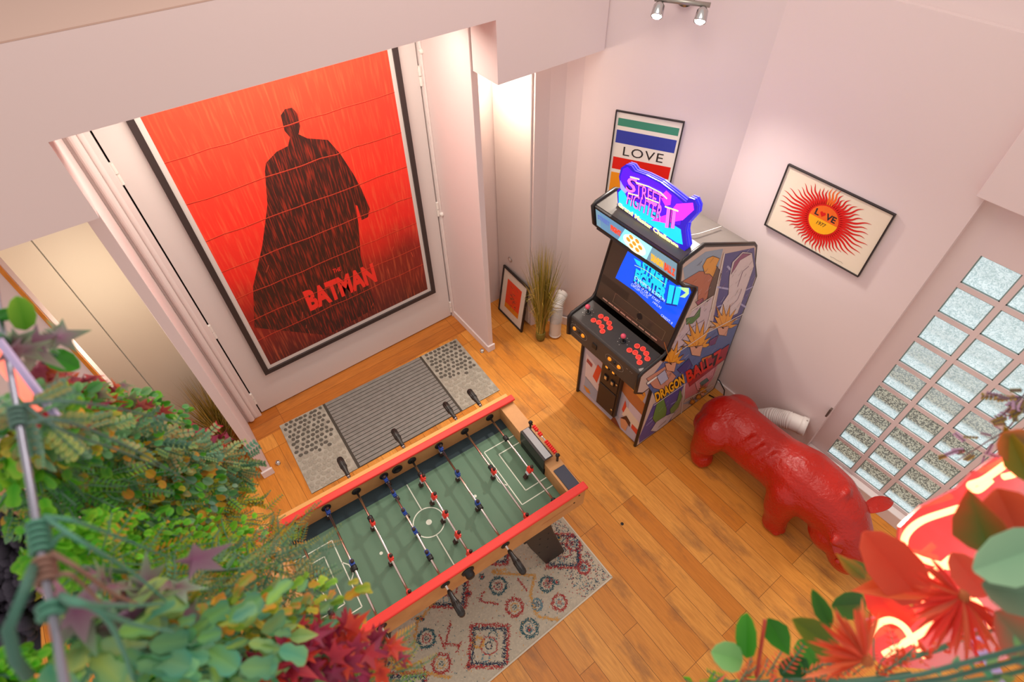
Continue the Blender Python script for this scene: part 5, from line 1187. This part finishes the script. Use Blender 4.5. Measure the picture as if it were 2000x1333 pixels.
garland('garland of long teal leaves hanging in the lower middle of the greenery', S([(180, 1300, .6), (330, 1290, .62), (480, 1270, .66), (560, 1290, .7)]), 'ovate', 'teal', 360, .09, .028)
garland('garland of crimson and magenta star leaves before the table leg', S([(480, 1330, .62), (580, 1290, .66), (650, 1270, .7), (700, 1290, .74)]), 'star', 'crimson', 150, .055, .026, STEMB)
garland('sparse sprig of small red orange leaves hanging out over the rug', S([(640, 1275, .7), (700, 1270, .74), (760, 1275, .8), (790, 1290, .84)]), 'star', 'redivy', 9, .03, .022, STEMB, .0016)
garland('garland of yellow orange lobed leaves low beside the crimson leaves', S([(560, 1345, .66), (640, 1335, .72), (720, 1330, .8), (780, 1330, .84)]), 'frond', 'gold', 90, .05, .015)
garland('garland of green backing leaves along the lower edge of the greenery', S([(200, 1350, .75), (350, 1330, .78), (480, 1320, .82), (600, 1310, .88)]), 'ovate', 'green', 1300, .13, .024)
garland('low garland of small yellow green leaves in the bottom left corner', S([(-40, 1320, .6), (20, 1322, .6), (90, 1335, .62)]), 'round', 'lime', 260, .04, .014)
garland('yellow green leafy garland below the purple star leaves at the left edge', S([(-30, 870, .62), (30, 880, .62), (70, 930, .66)]), 'lobe', 'lime', 50, .045, .032)
# loose big single leaves at the top left
def single(label, px, py, dist, tippx, tippy, w_, c0, c1, shape='ovate', stem=None, cat='leaf', name='large_leaf', fold=.25):
    p, q = atd(px, py, dist), atd(tippx, tippy, dist * .97); F = Fol(); n_ = (CAM - p).normalized()
    F.leaf(p, q - p, n_ + rv() * .25, (q - p).length, w_, H(c0), H(c1), .05, fold, shape)
    o = F.build(name, LEAF, None); md = o.modifiers.new('thickness', 'SOLIDIFY'); md.thickness = .0006; 
    tag(o, label, cat); return o
single('broad fresh green leaf pointing up at the left edge', 50, 645, .55, 33, 580, .022, '#5fae28', '#9ad044', 'round')
single('dark green leaf cut by the left edge beside the fresh green one', -12, 622, .55, 22, 603, .016, '#2f9a1c', '#3fae2a')
single('dark green oval leaf above the red star leaves', 92, 692, .62, 152, 718, .024, '#2f8f10', '#4cb020', 'round')
# dark lumpy panel, wooden frame and neon edge at the far left
def lump(mb):
    for k in range(420):
        px, py = random.uniform(-60, 72), random.uniform(985, 1255); q = atd(px, py, random.uniform(.80, .86)); mb.sph(q, random.uniform(.006, .012), 8)
LM = mat('lump_charcoal', '#3a3442', .8); mb = MB(); lump(mb)
rock = mb.build('charcoal_panel', LM, smooth=True); tag(rock, 'dark charcoal lumpy wall planter panel at the lower left edge', 'planter', kind=None)
q = [atd(-70, 985, .87), atd(70, 990, .87), atd(82, 1290, .87), atd(-70, 1300, .87)]; bk = (atd(0, 1100, .9) - atd(0, 1100, .87))
mb = MB(); mb.add(q + [v + bk for v in q], [(0, 1, 2, 3), (7, 6, 5, 4), (0, 4, 5, 1), (1, 5, 6, 2), (2, 6, 7, 3), (3, 7, 4, 0)]); mb.build('back_board', mat('lump_back', '#241f2a', .8), rock)
def bar(name, a_, b_, r, m_, label, cat): tag(MB().tube([a_, b_], r, 10).build(name, m_, smooth=True), label, cat)
bar('wooden_rail', atd(-60, 900, .8), atd(75, 1010, .78), .014, mat('rail_salmon', '#c98a66', .5), 'salmon coloured wooden rail passing behind the railing cable at the left edge', 'rail')
NEON = mat('neon_tube', '#ff8a70', .3, emit=(4.0, .9, .36), es=1.25)
NEONR = mat('neon_red', '#ff5a48', .3, emit=(1.0, .22, .14), es=1.1)
bar('neon_end_tube', atd(-30, 665, .52), atd(75, 800, .52), .0055, NEONR, 'blurred red neon tube crossing the left edge under the purple leaves', 'neon tube')
mb = MB(); a_, b_ = atd(-25, 640, .50), atd(105, 812, .50); sd_ = CR * .0035; dn = CF * .004
mb.add([a_ - sd_, a_ + sd_, b_ + sd_, b_ - sd_] + [v + dn for v in (a_ - sd_, a_ + sd_, b_ + sd_, b_ - sd_)], [(0, 1, 2, 3), (7, 6, 5, 4), (0, 4, 5, 1), (1, 5, 6, 2), (2, 6, 7, 3), (3, 7, 4, 0)])
tag(mb.build('acrylic_strip', mat('acrylic_lilac', '#c9b8e8', .15, trans=.2)), 'lilac tinted clear acrylic strip beside the red tube at the left edge', 'strip')
# ------------------------------------------------------------------ neon sign at the lower right
NS = thing('neon_sign', 'glowing red neon script sign on red acrylic, bottom right corner', 'neon sign', atd(1800, 1150, .80))
D0 = .80
def sp_(pts, n=8):
    P0 = [atd(x, y, D0 + (y - 1100) * .0000) for x, y in pts]; out_ = []
    for i in range(len(P0) - 1):
        a0 = P0[max(i - 1, 0)]; a1, a2 = P0[i], P0[i + 1]; a3 = P0[min(i + 2, len(P0) - 1)]
        for k in range(n): f = k / n; out_.append(.5 * ((2 * a1) + (a2 - a0) * f + (2 * a0 - 5 * a1 + 4 * a2 - a3) * f * f + (3 * a1 - a0 - 3 * a2 + a3) * f ** 3))
    out_.append(P0[-1]); return out_
TR_ = .0046
for pl in ([(2030, 862), (1985, 892), (1925, 935), (1895, 948), (1910, 958), (1935, 938)], [(1900, 985), (1850, 1000), (1800, 1018), (1772, 1042), (1767, 1068), (1788, 1088), (1830, 1102), (1870, 1112)],
           [(1865, 1085), (1830, 1115), (1803, 1140), (1800, 1170), (1830, 1190), (1870, 1200)], [(1700, 1243), (1712, 1222), (1738, 1212), (1765, 1225), (1785, 1255), (1806, 1283)], [(1726, 1280), (1775, 1252), (1815, 1225), (1842, 1192), (1880, 1165), (1910, 1180), (1940, 1230)], [(2020, 905), (1985, 925), (1960, 932)], [(1990, 1005), (1975, 1040), (1990, 1070), (2030, 1080)]):
    MB().tube(sp_(pl), TR_, 10).build('neon_tube', NEON, NS, True)
ACR = mat('acrylic_red', '#e0383c', .12, trans=.35, emit='#c02028', es=.12, alpha=.88)
P0 = [(2060, 830), (1990, 860), (1900, 925), (1870, 955), (1800, 990), (1758, 1030), (1752, 1085), (1790, 1115), (1780, 1150), (1790, 1190), (1740, 1196), (1690, 1215), (1682, 1260), (1720, 1300), (1830, 1310), (1960, 1290), (2060, 1250)]
mb = MB(); f0 = lambda p: atd(p[0], p[1], D0 + .02); f1 = lambda p: atd(p[0], p[1], D0 + .02) + CF * .006
mb.prism(P0, f0, f1); mb.build('acrylic_backing', ACR, NS)
mb = MB(); mb.tube([atd(1868, 1170, D0 + .015), atd(1905, 1245, D0 + .015), atd(1960, 1340, D0 + .02)], .011, 4); mb.build('side_strip', mat('strip_lilac', '#b9a8e0', .3), NS)
light('neon_glow_light', 'POINT', atd(1850, 1110, .74), .6, (1, .30, .18), .05)
for lb, args in (('large coral leaf left of the neon tubes, tip pointing up', (1800, 1175, .66, 1692, 1045, .058, '#e8502e', '#f06a48', 'round')),
                 ('coral leaf lying left of the neon loop above the green leaves', (1835, 1140, .67, 1668, 1152, .036, '#f06a3a', '#f0804a', 'ovate')),
                 ('red leaf under the coral leaf beside the neon loop', (1775, 1225, .815, 1700, 1150, .050, '#e8302a', '#f04a38', 'round')),
                 ('big orange leaf with a green base in front of the neon tubes', (1935, 1085, .55, 1890, 960, .048, '#5a8a35', '#f0582e', 'ovate')),
                 ('orange leaf at the right edge above the pale green leaf', (2010, 1090, .55, 1950, 960, .055, '#d8542c', '#f26a3a', 'round')),
                 ('large pale green leaf at the right edge', (2050, 1060, .5, 1908, 1115, .046, '#8fc09a', '#a8d0a8', 'round')),
                 ('dull green leaf below the large pale green leaf', (2030, 1165, .5, 1925, 1145, .040, '#6f9a7a', '#8a8a6a', 'round')),
                 ('coral leaf between the neon tubes and the pale green leaf', (1925, 1165, .62, 1862, 1085, .034, '#e85a3c', '#f27450', 'round')),
                 ('red orange leaf with green tint at the lower right edge', (2025, 1290, .55, 1950, 1200, .045, '#5f8a60', '#ea5236', 'round')),
                 ('orange leaf with a green rim below the coral leaf', (1690, 1130, .68, 1635, 1085, .018, '#7aa02c', '#f0a040', 'ovate')),
                 ('green leaf tip behind the orange leaf near the statue snout', (1700, 1118, .7, 1640, 1092, .014, '#4f8f20', '#7ab830', 'ovate')),
                 ('tall narrow dark green leaf left of the coral leaves', (1622, 1225, .66, 1588, 1155, .020, '#2f7a1c', '#4f9a28', 'lance')),
                 ('dark green leaf behind the spiky coral flower', (1690, 1180, .72, 1628, 1185, .034, '#2c6a1e', '#3f8a28', 'round')),
                 ('olive green leaf left of the spiky coral flower', (1640, 1275, .62, 1552, 1212, .034, '#5a7a18', '#7a8a1c', 'lance')),
                 ('upright green leaf on the red stem', (1458, 1285, .66, 1458, 1202, .024, '#3fa024', '#5cb834', 'round')),
                 ('dark green leaf hanging right of the red stem', (1500, 1208, .66, 1542, 1282, .030, '#357f20', '#3f9426', 'ovate')),
                 ('pale green leaf at the left end of the lower right greenery', (1450, 1290, .66, 1392, 1275, .032, '#8acb78', '#a0d88c', 'round')),
                 ('mid green leaf below the dark hanging leaf', (1560, 1250, .68, 1600, 1310, .034, '#4a9a34', '#5cb040', 'round')),
                 ('small dark green leaf at the foot of the red stem', (1525, 1320, .68, 1575, 1290, .026, '#2f6f34', '#3a8040', 'round')),
                 ('orange leaf high at the right edge beside the lilac sprig', (2020, 880, .6, 1960, 850, .045, '#8a7a20', '#f0803a', 'round')),
                 ('orange and green leaf above the neon sign at the right edge', (2015, 945, .6, 1960, 835, .03, '#7a8a20', '#c8a02c', 'ovate'))):
    single(lb, *args)
bar('red_stem', atd(1478, 1322, .66), atd(1494, 1212, .65), .0022, mat('stem_red', '#b8402c', .5), 'thin upright red stem among the green leaves at the lower right', 'stem')
def flower(label, c, dist, r, n, a0, a1, cols, tilt=.25):
    t = thing('spiky_flower', label, 'flower', atd(*c, dist)); F = Fol(); p = atd(*c, dist); nv = (CAM - p).normalized()
    for k in range(n):
        a_ = math.radians(a0 + (a1 - a0) * k / (n - 1) + random.uniform(-4, 4)); d = (CR * math.cos(a_) - CD * math.sin(a_)) + nv * random.uniform(-.1, tilt * 2)
        c0 = jit(H(random.choice(cols))); c1 = jit(H(random.choice(cols))); L_ = r * random.uniform(.7, 1.1)
        F.leaf(p + nv * random.uniform(0, .006) + d * r * .08, d, nv + rv() * .5, L_, L_ * .10, c0, c1, .12 * random.random(), .5, 'lance')
    F.build('petals', LEAF, t); MB().sph(p, r * .12, 10).build('heart', mat('flower_heart', '#b8602c', .6), t, True); return t
CO = ['#f06a3c', '#f2744a', '#e8502e', '#f28a5a']
flower('spiky coral flower left of the neon loop', (1692, 1290), .56, .058, 30, 75, 200, CO)
flower('spiky red orange flower in front of the middle of the neon sign', (1880, 1165), .56, .056, 40, 130, 330, ['#f04a34', '#f25a40', '#f27a56', '#e83a2c'])
garland('garland of feathery coral fronds along the bottom right edge', S([(1440, 1335, .66), (1540, 1330, .66), (1640, 1335, .64), (1760, 1325, .62)]), 'frond', 'coral', 60, .03, .014) if 'coral' in PAL else None
PAL['coral'] = [('#f06a3c', '#f28a5a'), ('#e8502e', '#f2744a'), ('#f04a34', '#f27a56')]; PAL['lilac'] = [('#b090b0', '#c8a8c8'), ('#8a7a3a', '#a89848'), ('#a080a8', '#c0a0c0'), ('#6f7a38', '#98904a')]
garland('garland of feathery coral fronds along the bottom right edge', S([(1400, 1345, .66), (1540, 1330, .66), (1660, 1330, .64), (1780, 1315, .62)]), 'frond', 'coral', 70, .028, .014)
garland('garland of coral buds and small leaves under the neon sign', S([(1760, 1290, .62), (1830, 1270, .62), (1900, 1240, .6), (1950, 1230, .58)]), 'ovate', 'coral', 80, .02, .010)
garland('garland of green and teal leaves in the bottom right corner', S([(1720, 1350, .55), (1850, 1338, .52), (1950, 1322, .5), (2040, 1300, .48)]), 'ovate', 'teal', 40, .02, .014)
garland('faint garland of small yellow green fronds left of the pale green leaf', S([(1360, 1340, .8), (1400, 1338, .8), (1440, 1330, .78)]), 'frond', 'lime', 22, .03, .012)
garland('sprig of dusty lilac blossoms hanging before the glass blocks', S([(2010, 760, .75), (1975, 830, .8), (1925, 865, .82), (1870, 900, .84)]), 'sprig', 'lilac', 26, .03, .007, mat('stem_dark', '#5f4a52', .6), .0014)
garland('sprig of lilac tipped leaves near the top of the right greenery', S([(2010, 760, .8), (1985, 790, .8), (1970, 815, .8)]), 'sprig', 'lilac', 26, .03, .008, mat('stem_dark', '#5f4a52', .6), .0014)
for k, (a_, b_, c_) in enumerate((((1560, 1345), (1800, 1318), (2010, 1262)), ((1640, 1350), (1850, 1325), (2010, 1285)))):
    tag(MB().tube([atd(*a_, .5), atd((a_[0] + b_[0]) / 2, (a_[1] + b_[1]) / 2 + 4, .5), atd(*b_, .5), atd(*c_, .48)], .0022, 8).build('garland_wire', mat('wire_green', '#3f6a5a', .5), smooth=True), ('upper' if k == 0 else 'lower') + ' dark green garland wire across the bottom right corner', 'wire')
